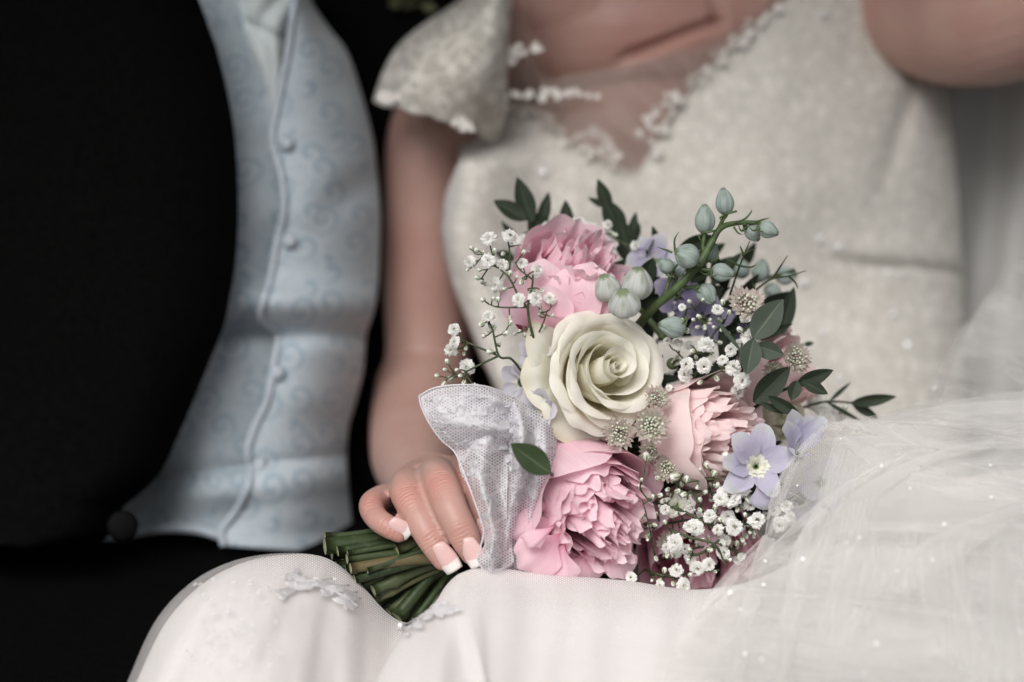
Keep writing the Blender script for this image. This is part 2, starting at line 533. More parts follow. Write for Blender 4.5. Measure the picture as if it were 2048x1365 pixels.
def tulle_mat(name, col, a0, a1, cell, trans=0.35, streak=0.0, sn=26.0):
    """fine net: threads of real coverage, holes see-through"""
    m = N(name)
    uv = m.uv()
    sep = m.n('SeparateXYZ')
    m.put(sep.inputs[0], uv)
    k = 6.283 / cell
    def wave(ax, ay):
        return m.math('COSINE', m.math('ADD', m.math('MULTIPLY', sep.outputs[0], k * ax), m.math('MULTIPLY', sep.outputs[1], k * ay)))
    s = m.math('ADD', m.math('ADD', wave(1, 0), wave(-0.5, 0.866)), wave(-0.5, -0.866))
    al = m.ramp(m.math('MULTIPLY_ADD', s, 0.2222, 0.3333), [(0.25, a1), (0.75, a0)])
    if streak:
        # threads bunch together along the gathers
        cmb = m.n('CombineXYZ')
        m.put(cmb.inputs[0], m.math('MULTIPLY', m.attr('u'), 1.6))
        m.put(cmb.inputs[1], m.math('MULTIPLY', m.attr('v'), sn))
        m.put(cmb.inputs[2], m.math('MULTIPLY', m.n('ObjectInfo').outputs['Random'], 37.0))
        n1 = m.noise(cmb.outputs[0], 1.0, 2.5, 0.45, 0.8)
        ridge = m.ramp(m.math('ABSOLUTE', m.math('SUBTRACT', n1, 0.5)), [(0.0, 1.0), (0.02, 0.5), (0.10, 0.0)])
        wide = m.ramp(n1, [(0.35, 0.0), (0.65, 1.0)])
        gain = m.math('ADD', m.math('MULTIPLY_ADD', ridge, streak, 0.72), m.math('MULTIPLY', wide, streak * 0.45))
        al = m.math('MINIMUM', m.math('MULTIPLY', al, gain), 0.97)
    a = m.shmix(trans, m.bsdf(col, 0.8, sheen=0.2, spec=0.1), m.translucent(col))
    return m.done(m.shmix(al, m.transparent(), a))
M['veil'] = tulle_mat('veil_tulle', (0.92, 0.91, 0.89, 1), 0.13, 0.32, 0.0011, 0.45, streak=0.8, sn=11.0)
M['tulle'] = tulle_mat('skirt_tulle', (0.84, 0.82, 0.815, 1), 0.24, 0.44, 0.0010, streak=0.2, sn=5.0)
M['veil_back'] = tulle_mat('gathered_tulle', (0.84, 0.83, 0.81, 1), 0.75, 0.92, 0.0011, streak=0.0)
M['chest_tulle'] = tulle_mat('chest_tulle', (0.66, 0.60, 0.55, 1), 0.22, 0.42, 0.0014)

def ribbon_mat():
    m = N('ribbon_lace')
    uv = m.uv()
    sep = m.n('SeparateXYZ')
    m.put(sep.inputs[0], uv)
    k = 6.283 / 0.00125
    def wave(ax, ay):
        return m.math('COSINE', m.math('ADD', m.math('MULTIPLY', sep.outputs[0], k * ax), m.math('MULTIPLY', sep.outputs[1], k * ay)))
    s = m.math('ADD', m.math('ADD', wave(1, 0), wave(-0.5, 0.866)), wave(-0.5, -0.866))
    net = m.ramp(m.math('MULTIPLY_ADD', s, 0.2222, 0.3333), [(0.14, 0.95), (0.42, 0.40)])
    # sprays of denser lace and scalloped cords
    nz = m.noise(uv, 95, 5, 0.65, 3.5)
    spray = m.ramp(nz, [(0.53, 0.0), (0.58, 0.9)])
    vo = m.vor(m.vmath('ADD', uv, m.vmath('SCALE', m.n('TexNoise').outputs['Color'], 0.0)), 85, 'DISTANCE_TO_EDGE').outputs['Distance']
    cord = m.ramp(vo, [(0.03, 1.0), (0.07, 0.0)])
    cord = m.math('MULTIPLY', cord, m.ramp(m.noise(uv, 40, 2), [(0.42, 0.0), (0.5, 1.0)]))
    nf = m.noise(uv, 900, 2)
    dense = m.math('MULTIPLY', m.math('MAXIMUM', spray, cord), m.ramp(nf, [(0.35, 0.7), (0.6, 1.0)]))
    al = m.math('MAXIMUM', net, dense)
    col = (0.94, 0.93, 0.96, 1)
    a = m.shmix(0.42, m.bsdf(col, 0.7, m.bump(al, 0.1, 0.0003), spec=0.2), m.translucent(col))
    return m.done(m.shmix(al, m.transparent(), a))
M['ribbon'] = ribbon_mat()
M['lining'] = tulle_mat('bow_lining', (0.93, 0.92, 0.95, 1), 0.40, 0.62, 0.0009, 0.45)

def vest_mat():
    m = N('waistcoat_brocade')
    uv = m.uv()
    vo = m.vor(uv, 72, 'F1', 0.7)
    rel = m.vmath('SUBTRACT', m.vmath('SCALE', uv, 72.0), m.vmath('SCALE', vo.outputs['Position'], 72.0))
    sp = m.n('SeparateXYZ')
    m.put(sp.inputs[0], rel)
    ang = m.math('ARCTAN2', sp.outputs[1], sp.outputs[0])
    ln = vo.outputs['Distance']
    sw = m.math('SINE', m.math('ADD', ang, m.math('MULTIPLY', ln, 17.0)))
    band = m.ramp(sw, [(0.35, 0.0), (0.75, 1.0)])
    band = m.math('MULTIPLY', band, m.ramp(ln, [(0.50, 1.0), (0.62, 0.0)]))
    fl = m.ramp(m.noise(uv, 85, 2, 0.5, 3.0), [(0.55, 0.0), (0.60, 0.55), (0.66, 0.0)])
    band = m.math('MAXIMUM', band, fl)
    nz = m.noise(uv, 700, 2)
    c = m.mix(band, (0.46, 0.52, 0.565, 1), (0.30, 0.385, 0.455, 1))
    c = m.mix(m.math('MULTIPLY', nz, 0.15), c, (0.3, 0.33, 0.36, 1))
    return m.done(m.bsdf(c, m.math('MULTIPLY_ADD', band, -0.08, 0.75), m.bump(band, 0.12, 0.0006), sheen=0.3, spec=0.15))
M['vest'] = vest_mat()
M['vest_edge'] = simple_mat('waistcoat_edging', (0.44, 0.50, 0.56, 1), 0.5, 0, 0.1, 200, 0.1, sheen=0.3)
M['vest_button'] = simple_mat('covered_button', (0.40, 0.45, 0.50, 1), 0.45, 0, 0.1, 200, 0.1, spec=0.5)
M['cravat'] = simple_mat('cravat_silk', (0.62, 0.68, 0.68, 1), 0.42, 0, 0.1, 30, 0.05, sheen=0.3)
M['wool'] = simple_mat('black_wool', (0.0032, 0.0032, 0.0032, 1), 0.9, 0, 0.2, 300, 0.2, spec=0.03)
M['black_button'] = simple_mat('black_button', (0.003, 0.003, 0.0035, 1), 0.6, 0, 0.2, 200, 0.1, spec=0.05)
M['shirt'] = simple_mat('dark_shirt', (0.03, 0.04, 0.05, 1), 0.8, 0, 0.2, 200, 0.1)
M['dark'] = simple_mat('dark_backdrop', (0.004, 0.004, 0.004, 1), 0.95, 0, 0.2, 3, 0.1, spec=0.02)
M['sequin'] = None
def sequin_mat():
    m = N('crystal')
    return m.done(m.bsdf((0.93, 0.93, 0.95, 1), 0.12, spec=1.0, coat=1.0))
M['sequin'] = sequin_mat()
M['ribbon_thread'] = simple_mat('ribbon_thread', (0.84, 0.83, 0.86, 1), 0.6, 0.2, 0.05, 300, 0.2)
M['thread'] = simple_mat('silver_thread', (0.90, 0.89, 0.90, 1), 0.38, 0.2, 0.05, 400, 0.4, spec=0.6)

# ------------------------------------------------------------------ setting
bd = MB()
c = P(1024, 600, 0.62)
vv, ff = [], []
for (x, z) in ((-1.6, -0.9), (1.6, -0.9), (1.6, 0.9), (-1.6, 0.9)):
    vv.append(c + RGT * x + np.array([0, 0, 1.0]) * z)
for (x, z) in ((-1.6, -0.9), (1.6, -0.9), (1.6, 0.9), (-1.6, 0.9)):
    vv.append(c + RGT * x + np.array([0, 0.03, 0]) + np.array([0, 0, 1.0]) * z)
ff = [(0, 1, 2, 3), (7, 6, 5, 4), (0, 4, 5, 1), (1, 5, 6, 2), (2, 6, 7, 3), (3, 7, 4, 0)]
tag(obj('backdrop', mesh('backdrop', vv, ff, False), M['dark']), 'plain near-black backdrop behind the couple', 'backdrop', kind='structure')
# added dark slab, unseen: keeps the high light off whatever sits deeper under it
def slab(name, x0, x1, y0, y1, z0, z1, label, cat):
    v = [(x, y, z) for z in (z0, z1) for (x, y) in ((x0, y0), (x1, y0), (x1, y1), (x0, y1))]
    f = [(3, 2, 1, 0), (4, 5, 6, 7), (0, 1, 5, 4), (1, 2, 6, 5), (2, 3, 7, 6), (3, 0, 4, 7)]
    return tag(obj(name, mesh(name, v, f, False), M['dark']), label, cat, kind='structure')
slab('shade_slab', -1.6, 1.6, SHADE_SLAB_Y, 0.66, 1.42, 1.46, 'added dark slab out of view, shading the couple', 'shade_slab')
# ------------------------------------------------------------------ groom
groom = tag(empty('person', P(330, 1500, 0.25)), 'seated person in black suit and pale blue swirl-patterned waistcoat', 'person')

def interp(y, table, k):
    t = np.asarray(table, float)
    return np.interp(y, t[:, 0], t[:, k])

# body inside the clothes 
def capsule_chain(pts, ns=20, step=14):
    """pts (px,py,d,rpx[,flat]) -> closed smooth tube with round ends"""
    p = np.asarray([q[:4] for q in pts], float)
    q = cr(p, max(len(p) * step, 8))
    W = P(q[:, 0], q[:, 1], q[:, 2])
    R = q[:, 3] * K * (D + q[:, 2]) / D
    def capend(w0, w1, r, n=5):
        dr = (w0 - w1) / (np.linalg.norm(w0 - w1) + 1e-9)
        return [(w0 + dr * r * math.sin(a), r * math.cos(a)) for a in np.linspace(0, math.pi / 2 * 0.97, n)][1:]
    h = capend(W[0], W[1], R[0])[::-1]
    t = capend(W[-1], W[-2], R[-1])
    W = np.vstack([[x[0] for x in h], W, [x[0] for x in t]])
    R = np.concatenate([[x[1] for x in h], R, [x[1] for x in t]])
    return tube_arrays(W, R, ns)

mb = MB()
for ch in ([(520, -150, 0.42, 330), (520, 300, 0.42, 340), (480, 800, 0.42, 330), (470, 1000, 0.42, 300)],):
    mb.add(*capsule_chain(ch))
gb = obj('body', mb.mesh('groom_body'), M['shirt'], groom)
rm = gb.modifiers.new('one_surface', 'REMESH')
rm.mode = 'VOXEL'
rm.voxel_size = 0.012

# waistcoat: left panel lies under, right panel overlaps it along the wavy buttoned edge
VR = [(-60, 600, 606), (0, 590, 616), (60, 582, 655), (110, 575, 692), (200, 558, 722), (280, 545, 742), (350, 563, 750), (420, 568, 756), (500, 551, 755),
      (560, 541, 753), (600, 528, 748), (640, 524, 738), (670, 556, 728), (740, 546, 722), (800, 535, 708), (850, 512, 694), (900, 496, 690), (960, 500, 692), (1020, 474, 700), (1060, 444, 705), (1092, 448, 712)]
def vest_fold(px, py):
    o = -0.014 * np.exp(-((py - 605 - 0.05 * (px - 600)) / 36) ** 2) + 0.012 * np.exp(-((py - 668) / 18) ** 2)
    o += 0.005 * np.exp(-((py - 945 + 0.12 * (px - 400)) / 14) ** 2) - 0.006 * np.exp(-((py - 985 + 0.1 * (px - 400)) / 30) ** 2)
    o += 0.0035 * snoise(px / 95, py / 60, 5, 3) + 0.008 * np.exp(-((py - 420 + 0.55 * (px - 640)) / 40) ** 2) * sstep(600, 700, px)
    return o
rowsR = []
for y, a, b in VR:
    xs = np.linspace(0, 1, 7)
    rowsR.append([(a + (b - a) * s, y + 18 * s * (y > 1000), 0.160 + 0.058 * s ** 2.5) for s in xs])
def fr(px, py, d, u, v):
    return px, py, d + vest_fold(px, py) * (1 - 0.3 * u)
vestR = cloth('waistcoat', rowsR, 40, 150, M['vest'], groom, fr, 0.003)
tag(vestR, 'pale blue waistcoat with swirl brocade')
VL = [(-60, 330, 455), (0, 340, 478), (80, 350, 508), (150, 360, 535), (200, 370, 556), (240, 375, 585), (330, 380, 610), (420, 385, 620), (500, 380, 600), (560, 370, 590), (640, 340, 580), (700, 320, 600), (800, 250, 580), (900, 190, 550), (980, 140, 550), (1040, 110, 520), (1075, 90, 500)]
rowsL = []
for y, a, b in VL:
    rowsL.append([(a + (b - a) * s, y + 20 * math.sin(s * 7) * (y > 1030), 0.150 + 0.035 * s) for s in np.linspace(0, 1, 7)])
def fl(px, py, d, u, v):
    return px, py, d + vest_fold(px, py) + 0.055 * sstep(440, 230, px) * sstep(820, 1010, py)
vestL = cloth('waistcoat_panel', rowsL, 40, 150, M['vest'], groom, fl, 0.003)
# edging along the overlap and the hem, collar edges
def edging(name, pts, r, mat, parent, n=120, fold=None):
    q = cr(np.asarray(pts, float), n)
    d = q[:, 2] + (fold(q[:, 0], q[:, 1]) if fold else 0)
    v, f = tube_arrays(P(q[:, 0], q[:, 1], d), r, 8)
    return obj(name, mesh(name, v, f), mat, parent)
edging('edging', [(a, y, 0.158) for y, a, b in VR], 0.0023, M['vest_edge'], vestR, 160, vest_fold)
edging('edging', [(478, -20, 0.183), (508, 80, 0.183), (535, 150, 0.184), (556, 200, 0.185)], 0.0016, M['vest_edge'], vestL, 40, vest_fold)
edging('hem', [(120, 1078, 0.206), (200, 1078, 0.208), (270, 1064, 0.204), (330, 1056, 0.19), (400, 1060, 0.172), (470, 1080, 0.168), (540, 1086, 0.175), (640, 1090, 0.19), (720, 1096, 0.22)], 0.0028, M['vest_edge'], vestL, 80)
def button_mesh(r, name, holes=False):
    prof = [(0.0, 0.42), (0.35, 0.40), (0.7, 0.30), (0.92, 0.12), (1.0, -0.05), (0.85, -0.25), (0.0, -0.3)]
    ns = 20
    v = [(r * a * math.cos(2 * math.pi * i / ns), r * a * math.sin(2 * math.pi * i / ns), r * b) for a, b in prof for i in range(ns)]
    return mesh(name, v, grid_faces(ns, len(prof), 0, True))
bm_ = button_mesh(0.0044, 'waistcoat_button')
for i, (x, y) in enumerate(((572, 287), (577, 482), (553, 746), (517, 930))):
    dd = float(0.160 + vest_fold(np.array(x + 3.0), np.array(float(y)))) - 0.003
    obj('button', bm_, M['vest_button'], vestR, frame(x, y, dd, (-0.25, 0.15, 1)))

# cravat: knotted silk with gathers, in the waistcoat opening
rows = []
for y, a, b in ((-60, 440, 605), (0, 468, 592), (50, 482, 586), (100, 500, 578), (150, 520, 570), (200, 536, 560), (240, 545, 556)):
    rows.append([(a + (b - a) * s, y, 0.184 - 0.010 * math.sin(math.pi * s)) for s in np.linspace(0, 1, 5)])
def fc(px, py, d, u, v):
    return px, py, d + 0.0022 * np.sin((u * 2.2 + 0.35 * np.sin(py / 34.0) + py / 150) * 5.0) + 0.004 * np.exp(-((py - 58 - 0.5 * (px - 520)) / 10) ** 2)
cloth('cravat', rows, 50, 60, M['cravat'], groom, fc, 0.002)
rows = [[(430 + 170 * s, y, 0.215) for s in np.linspace(0, 1, 4)] for y in (-80, 60, 260, 420)]
cloth('shirt', rows, 12, 12, M['shirt'], groom, None, 0.002)

# black jacket: near front with its curved edge, the far front behind the arm, and the sleeve side
JE = [(-60, 365), (0, 390), (60, 412), (120, 432), (250, 460), (400, 470), (520, 465), (600, 452), (650, 441), (720, 413), (800, 380), (880, 345), (940, 316), (985, 270), (1010, 240), (1045, 226), (1070, 205), (1092, 120)]
rows = []
for y, e in JE:
    rows.append([(-260 + (e + 260) * s, y, 0.10 + 0.05 * (1 - s) ** 2 + 0.035 * s ** 8) for s in (0, 0.2, 0.4, 0.6, 0.8, 0.92, 1.0)])
def fj(px, py, d, u, v):
    return px, py, d + 0.004 * snoise(px / 160, py / 130, 9, 3) * (1 - u) 
jk = cloth('jacket', rows, 40, 70, M['wool'], groom, fj, 0.005)
rows = []
for y, a, b in ((-80, 560, 900), (60, 640, 900), (200, 700, 890), (400, 738, 880), (600, 735, 870), (800, 690, 860), (1000, 670, 850), (1150, 660, 860)):
    rows.append([(a + (b - a) * s, y, 0.268 - 0.01 * math.sin(s * 3)) for s in np.linspace(0, 1, 5)])
cloth('jacket_front', rows, 16, 40, M['wool'], groom, None, 0.005)
obj('jacket_button', button_mesh(0.0082, 'jacket_button'), M['black_button'], groom, frame(245, 1052, 0.090, (0.1, 0.1, 1)) @ Matrix.Diagonal((1, 1, 0.45, 1)))
# trousers across the lap
rows = [[(-260 + 1150 * s, y + 10 * math.sin(s * 5), d) for s in np.linspace(0, 1, 7)] for y, d in ((1040, 0.24), (1082, 0.20), (1140, 0.15), (1230, 0.09), (1340, 0.03), (1480, -0.03), (1650, -0.06))]
cloth('trousers', rows, 40, 40, M['wool'], groom, lambda px, py, d, u, v: (px, py, d + 0.006 * snoise(px / 120, py / 90, 3, 3)), 0.004)

# ------------------------------------------------------------------ bride
bride = tag(empty('person', P(1400, 1500, 0.2)), 'seated person in ivory lace wedding dress holding the bouquet on the lap', 'person')
FING = {  # px, py, d, radius in px
    'little': [(806, 1002, 0.046, 31), (776, 996, 0.028, 29.5), (745, 1010, 0.004, 27.5), (752, 1035, -0.007, 24.5), (776, 1054, -0.013, 23.5), (797, 1067, -0.014, 19.5)],
    'ring': [(830, 976, 0.040, 36), (815, 968, 0.018, 33), (814, 990, -0.002, 34), (838, 1036, -0.013, 31), (864, 1082, -0.018, 29), (885, 1120, -0.018, 22)],
    'middle': [(872, 956, 0.038, 37), (872, 946, 0.016, 35.5), (882, 968, -0.007, 37), (903, 1021, -0.020, 34), (928, 1072, -0.023, 31.5), (943, 1108, -0.020, 23)],
    'index': [(922, 950, 0.036, 36), (928, 938, 0.016, 33), (940, 962, 0.002, 32), (958, 1004, -0.006, 28), (970, 1038, -0.010, 26.5), (977, 1062, -0.010, 22)],
    'thumb': [(900, 985, 0.075, 36), (940, 1000, 0.072, 34), (985, 1010, 0.066, 30), (1010, 1012, 0.062, 24)],
}
mb = MB()
for k, ch in FING.items():
    mb.add(*capsule_chain(ch, 20, 10))
# palm and back of the hand
for a, b in (((812, 1000, 0.045, 40), (835, 985, 0.085, 62)), ((850, 965, 0.045, 42), (845, 972, 0.085, 62)), ((905, 955, 0.045, 42), (855, 965, 0.085, 62)), ((880, 985, 0.06, 45), (855, 975, 0.09, 60))):
    mb.add(*capsule_chain([a, tuple((np.array(a) + np.array(b)) / 2), b], 20, 8))
# forearm and upper arm, shoulder
mb.add(*capsule_chain([(845, 972, 0.080, 62), (838, 955, 0.115, 76), (832, 915, 0.165, 90), (838, 862, 0.215, 98), (845, 800, 0.255, 98), (846, 740, 0.278, 93)], 28, 14))
mb.add(*capsule_chain([(846, 780, 0.272, 97), (846, 690, 0.275, 94), (848, 560, 0.270, 88), (854, 420, 0.265, 87), (864, 280, 0.262, 90), (908, 160, 0.27, 88), (985, 60, 0.29, 92)], 28, 14))
# torso, chest, neck
mb.add(*capsule_chain([(1040, 90, 0.32, 130), (1240, 60, 0.30, 170), (1500, 50, 0.31, 150)], 32, 14))
mb.add(*capsule_chain([(1260, 120, 0.335, 240), (1300, 420, 0.36, 300), (1380, 700, 0.37, 290)], 32, 14))
mb.add(*capsule_chain([(1250, 60, 0.33, 120), (1240, -150, 0.34, 105)], 24, 14))
mb.add(*capsule_chain([(1110, 390, 0.305, 150), (1130, 460, 0.30, 150)], 32, 10))
mb.add(*capsule_chain([(1480, 380, 0.305, 160), (1480, 450, 0.30, 160)], 32, 10))
# other arm, bent up at the right
mb.add(*capsule_chain([(1640, 40, 0.32, 130), (1760, 20, 0.28, 110), (1900, 30, 0.235, 140), (2010, 0, 0.205, 165), (2150, -60, 0.20, 160), (2300, -160, 0.21, 140)], 32, 14))
body0 = obj('body', mb.mesh('bride_body'), M['skin'], bride)
rm = body0.modifiers.new('one_surface', 'REMESH')
rm.mode = 'VOXEL'
rm.voxel_size = 0.00125
sm = body0.modifiers.new('soften', 'SMOOTH')
sm.factor = 0.5
sm.iterations = 3
dg = bpy.context.evaluated_depsgraph_get()
em = bpy.data.meshes.new_from_object(body0.evaluated_get(dg))
body0.modifiers.clear()
body0.data = em
em.materials.clear()
em.materials.append(M['skin'])
em.polygons.foreach_set('use_smooth', [True] * len(em.polygons))
co = np.empty(len(em.vertices) * 3, dtype=np.float32)
em.vertices.foreach_get('co', co)
co = co.reshape(-1, 3)
bw = np.array(parent_world(body0))
wc = co @ bw[:3, :3].T + bw[:3, 3]
red = np.zeros(len(wc))
wri = np.zeros(len(wc))
along = np.zeros(len(wc))
no = np.empty(len(em.vertices) * 3, dtype=np.float32)
em.vertices.foreach_get('normal', no)
no = no.reshape(-1, 3)
def add_spot(arr, p, r, a=1.0):
    q = np.sum((wc - p) ** 2, 1)
    arr[:] = np.maximum(arr, a * np.exp(-q / (r * r)))
disp = np.zeros(len(wc))
for k in ('little', 'ring', 'middle', 'index'):
    ch = FING[k]
    for j, a, rr in ((2, 1.0, 0.010), (4, 0.6, 0.008), (5, 0.8, 0.008), (0, 0.5, 0.012)):
        x, y, d, r = ch[j]
        p = P(x, y, d) + TOW * r * K * 0.9
        add_spot(red, p, rr, a)
        if j in (2, 4):
            add_spot(wri, p, rr * 0.8, 1.0 if j == 2 else 0.7)
            # skin creases across the joint
            ax = P(*ch[j + 1][:3] if j + 1 < len(ch) else ch[j][:3]) - P(*ch[j - 1][:3])
            ax /= np.linalg.norm(ax)
            s = (wc - p) @ ax
            msk = np.sum((wc - p) ** 2, 1) < 0.013 ** 2
            along[msk] = s[msk]
            near = np.exp(-np.sum((wc - p) ** 2, 1) / (0.0065 ** 2))
            for o, amp in ((-0.0030, 0.0005), (-0.0008, 0.0006), (0.0014, 0.00055), (0.0036, 0.0004)):
                disp -= amp * near * np.exp(-((s - o) / 0.0007) ** 2)
# inside of the elbow, flush on the arms
add_spot(red, P(800, 560, 0.20), 0.045, 0.5)
add_spot(red, P(1960, 80, 0.10), 0.05, 0.6)
add_spot(red, P(1330, 90, 0.22), 0.05, 0.7)
el = np.abs(wc @ UPV - float(P(830, 772, 0.2) @ UPV) + 0.0008 * np.sin(wc[:, 0] * 80))
disp -= 0.0012 * np.exp(-(el / 0.005) ** 2) * (wc[:, 0] < float(P(990, 770, 0.24)[0])) * sstep(0.25, 0.12, (wc - P(830, 772, 0.2)) @ FWD + 0.2)
# fold of skin across the upper chest
p1, p2 = P(1215, 133, 0.2), P(1440, 42, 0.2)
sx = ((wc - CAM) @ RGT) / ((wc - CAM) @ FWD) * D / K + 1024
sy = 682.5 - ((wc - CAM) @ UPV) / ((wc - CAM) @ FWD) * D / K
t = np.clip(((sx - 1215) * 225 + (sy - 133) * -91) / (225 ** 2 + 91 ** 2), 0, 1)
dist = np.hypot(sx - 1215 - 225 * t, sy - 133 + 91 * t)
chest = ((wc - CAM) @ FWD - D < 0.32)
disp -= 0.007 * np.exp(-(dist / 11) ** 2) * chest * (sy < 250) * sstep(0.0, 0.25, t)
t2 = np.clip(((sx - 1415) * 25 + (sy + 60) * 100) / (25 ** 2 + 100 ** 2), 0, 1)
dist2 = np.hypot(sx - 1415 - 25 * t2, sy + 60 - 100 * t2)
disp -= 0.006 * np.exp(-(dist2 / 10) ** 2) * chest * (sy < 250)
t3 = np.clip(((sx - 1070) * 110 + (sy - 62) * -62) / (110 ** 2 + 62 ** 2), 0, 1)
dist3 = np.hypot(sx - 1070 - 110 * t3, sy - 62 + 62 * t3)
disp -= 0.003 * np.exp(-(dist3 / 12) ** 2) * chest * (sy < 250)
co2 = co + no * disp[:, None].astype(np.float32)
em.vertices.foreach_set('co', co2.ravel())
for nm, a in (('red', red), ('wrinkle', wri), ('along', along)):
    at = em.attributes.new(nm, 'FLOAT', 'POINT')
    at.data.foreach_set('value', a.astype(np.float32))
em.update()
body = body0

# fingernails: curved plates with squared white tips
def nail(name, x, y, d, ang, tiltn, w, l):
    """ang: direction of the finger in the picture (deg, 0 right, 90 up); plate curves about the finger"""
    nu, nv = 11, 12
    v, a = [], []
    for j in range(nv):
        t = j / (nv - 1)
        ww = w * (0.78 + 0.30 * math.sin(min(t, 0.6) / 0.6 * math.pi / 2)) * (1 - 0.16 * max(0, t - 0.6) / 0.4)
        for i in range(nu):
            s = -1 + 2 * i / (nu - 1)
            th = s * 1.05
            r = ww / 2 / math.sin(1.05)
            base = -0.10 * l * (1 - s * s) * (1 - sstep(0.0, 0.35, t))
            v.append((r * math.sin(th), t * l + base, r * (math.cos(th) - 1) - 0.0016 * (t * 1.0) ** 2 - 0.0004 * (t < 0.02)))
            a.append(t + 0.07 * s * s * (t > 0.3))
    me = mesh(name, v, grid_faces(nu, nv), attrs={'v': a})
    m = frame(x, y, d, (0, 0, 1)) @ Matrix.Rotation(math.radians(ang - 90), 4, 'Z') @ Matrix.Rotation(math.radians(tiltn[0]), 4, 'X') @ Matrix.Rotation(math.radians(tiltn[1]), 4, 'Y')
    o = obj(name, me, M['nail'], body, m)
    s = o.modifiers.new('thickness', 'SOLIDIFY')
    s.thickness = 0.00035
    s.offset = -1
    return o
nail('fingernail', 782, 1046, -0.0196, -40, (-4, 14), 0.0084, 0.0110)
nail('fingernail', 874, 1094, -0.0257, -58, (-4, 12), 0.0098, 0.0146)
nail('fingernail', 931, 1083, -0.0302, -66, (-4, 14), 0.0098, 0.0138)
nail('fingernail', 964, 1040, -0.0205, -72, (-4, 14), 0.0098, 0.0120)

# bodice of ivory lace
XL = [(-60, 1010), (190, 960), (230, 938), (300, 906), (380, 890), (460, 880), (520, 890), (580, 905), (650, 935), (720, 962), (800, 1000), (1000, 1040), (1200, 1060)]
XR = [(-60, 1800), (60, 1830), (120, 1860), (180, 1898), (300, 1915), (450, 1926), (560, 1932), (700, 1936), (900, 1945), (1200, 1960)]
YT = [(880, 330), (905, 290), (940, 232), (985, 195), (1040, 205), (1080, 240), (1150, 287), (1220, 326), (1262, 344), (1280, 335), (1305, 285), (1340, 225), (1400, 150), (1470, 80), (1540, 22), (1600, -30), (1700, -70), (1960, -70)]
def bodice_depth(px, py):
    xl, xr = interp(py, XL, 1), interp(py, XR, 1)
    s = np.clip((px - xl) / (xr - xl) * 2 - 1, -1, 1)
    d = 0.305 - 0.085 * np.sqrt(np.clip(1 - np.abs(s) ** 2.6, 0, 1))
    d = d - 0.020 * np.exp(-((px - 1110) / 150) ** 2 - ((py - 420) / 170) ** 2) - 0.024 * np.exp(-((px - 1490) / 180) ** 2 - ((py - 400) / 190) ** 2)
    d = d - 0.085 * sstep(-0.55, -1.0, s) * sstep(260, 330, py)
    d = d - 0.055 * sstep(540, 950, py) - 0.05 * sstep(850, 1150, py)
    seam = 526 + 0.0006 * (px - 1700) ** 2 * (px > 1700) + 5 * np.sin(px / 45)
    d = d + 0.008 * np.exp(-((py - seam) / 9) ** 2) * sstep(1600, 1760, px) - 0.004 * np.exp(-((py - seam + 34) / 26) ** 2) * sstep(1600, 1760, px)
    d = d + 0.0016 * snoise(px / 60, py / 60, 21, 4) + 0.003 * snoise(px / 230, py / 150, 22, 2)
    d = d + 0.005 * np.exp(-((px - 1790 + 0.3 * (py - 300)) / 22) ** 2) * sstep(480, 200, py)
    return d
nu, nv = 150, 130
uu, vv = np.meshgrid(np.linspace(0, 1, nu), np.linspace(0, 1, nv))
py0 = 300 + 0 * uu
PX = np.zeros_like(uu); PY = np.zeros_like(uu)
for i in range(nu):
    s = i / (nu - 1)
    x0 = 885 + (1925 - 885) * s
    for it in range(6):
        yt = interp(x0, YT, 1)
        x0 = interp(yt, XL, 1) + (interp(yt, XR, 1) - interp(yt, XL, 1)) * s
    x0 = np.clip(x0, 880, 1935)
    yt = float(interp(x0, YT, 1))
    ys = yt + (1200 - yt) * np.linspace(0, 1, nv)
    w_ = sstep(0, 0.25, (ys - yt) / 600.0)
    xs = interp(ys, XL, 1) + (interp(ys, XR, 1) - interp(ys, XL, 1)) * s
    PX[:, i] = x0 * (1 - w_) + xs * w_
    PY[:, i] = ys
DD = bodice_depth(PX, PY)
W = P(PX, PY, DD)
me = mesh('bodice', W.reshape(-1, 3), grid_faces(nu, nv), uv=np.stack([PX * K, -PY * K], -1).reshape(-1, 2))
bodice = obj('bodice', me, M['bodice'], bride)
s_ = bodice.modifiers.new('thickness', 'SOLIDIFY'); s_.thickness = 0.002; s_.offset = 1

# sheer tulle over the chest up to the neckline
NE = [(985, -60, 0.20), (1040, 40, 0.20), (1085, 150, 0.203), (1140, 150, 0.203), (1220, 137, 0.207), (1330, 110, 0.212), (1430, 82, 0.22), (1520, 20, 0.23), (1600, -70, 0.24)]
NB = [(940, 232), (985, 215), (1080, 250), (1150, 300), (1262, 352), (1305, 300), (1400, 160), (1500, 70), (1640, -60)]
r0 = cr(NE, 9)
r1 = cr(np.asarray(NB, float), 9)
rows = []
for t in (0, 0.33, 0.66, 1.0):
    rows.append([(r0[i, 0] * (1 - t) + r1[i, 0] * t, r0[i, 1] * (1 - t) + r1[i, 1] * t, (0.201 + 0.004 * abs(i - 4)) * (1 - t) + float(bodice_depth(r1[i, 0], r1[i, 1] + 12)) * t) for i in range(9)])
def ft(px, py, d, u, v):
    return px, py, d - 0.003 + 0.0035 * np.sin((px - 0.75 * py) / 17.0 + 2 * np.sin(py / 70)) * np.exp(-((px - 1290 + 0.5 * (py - 230)) / 60) ** 2)
ct = cloth('chest_tulle', rows, 90, 40, M['chest_tulle'], bride, ft)

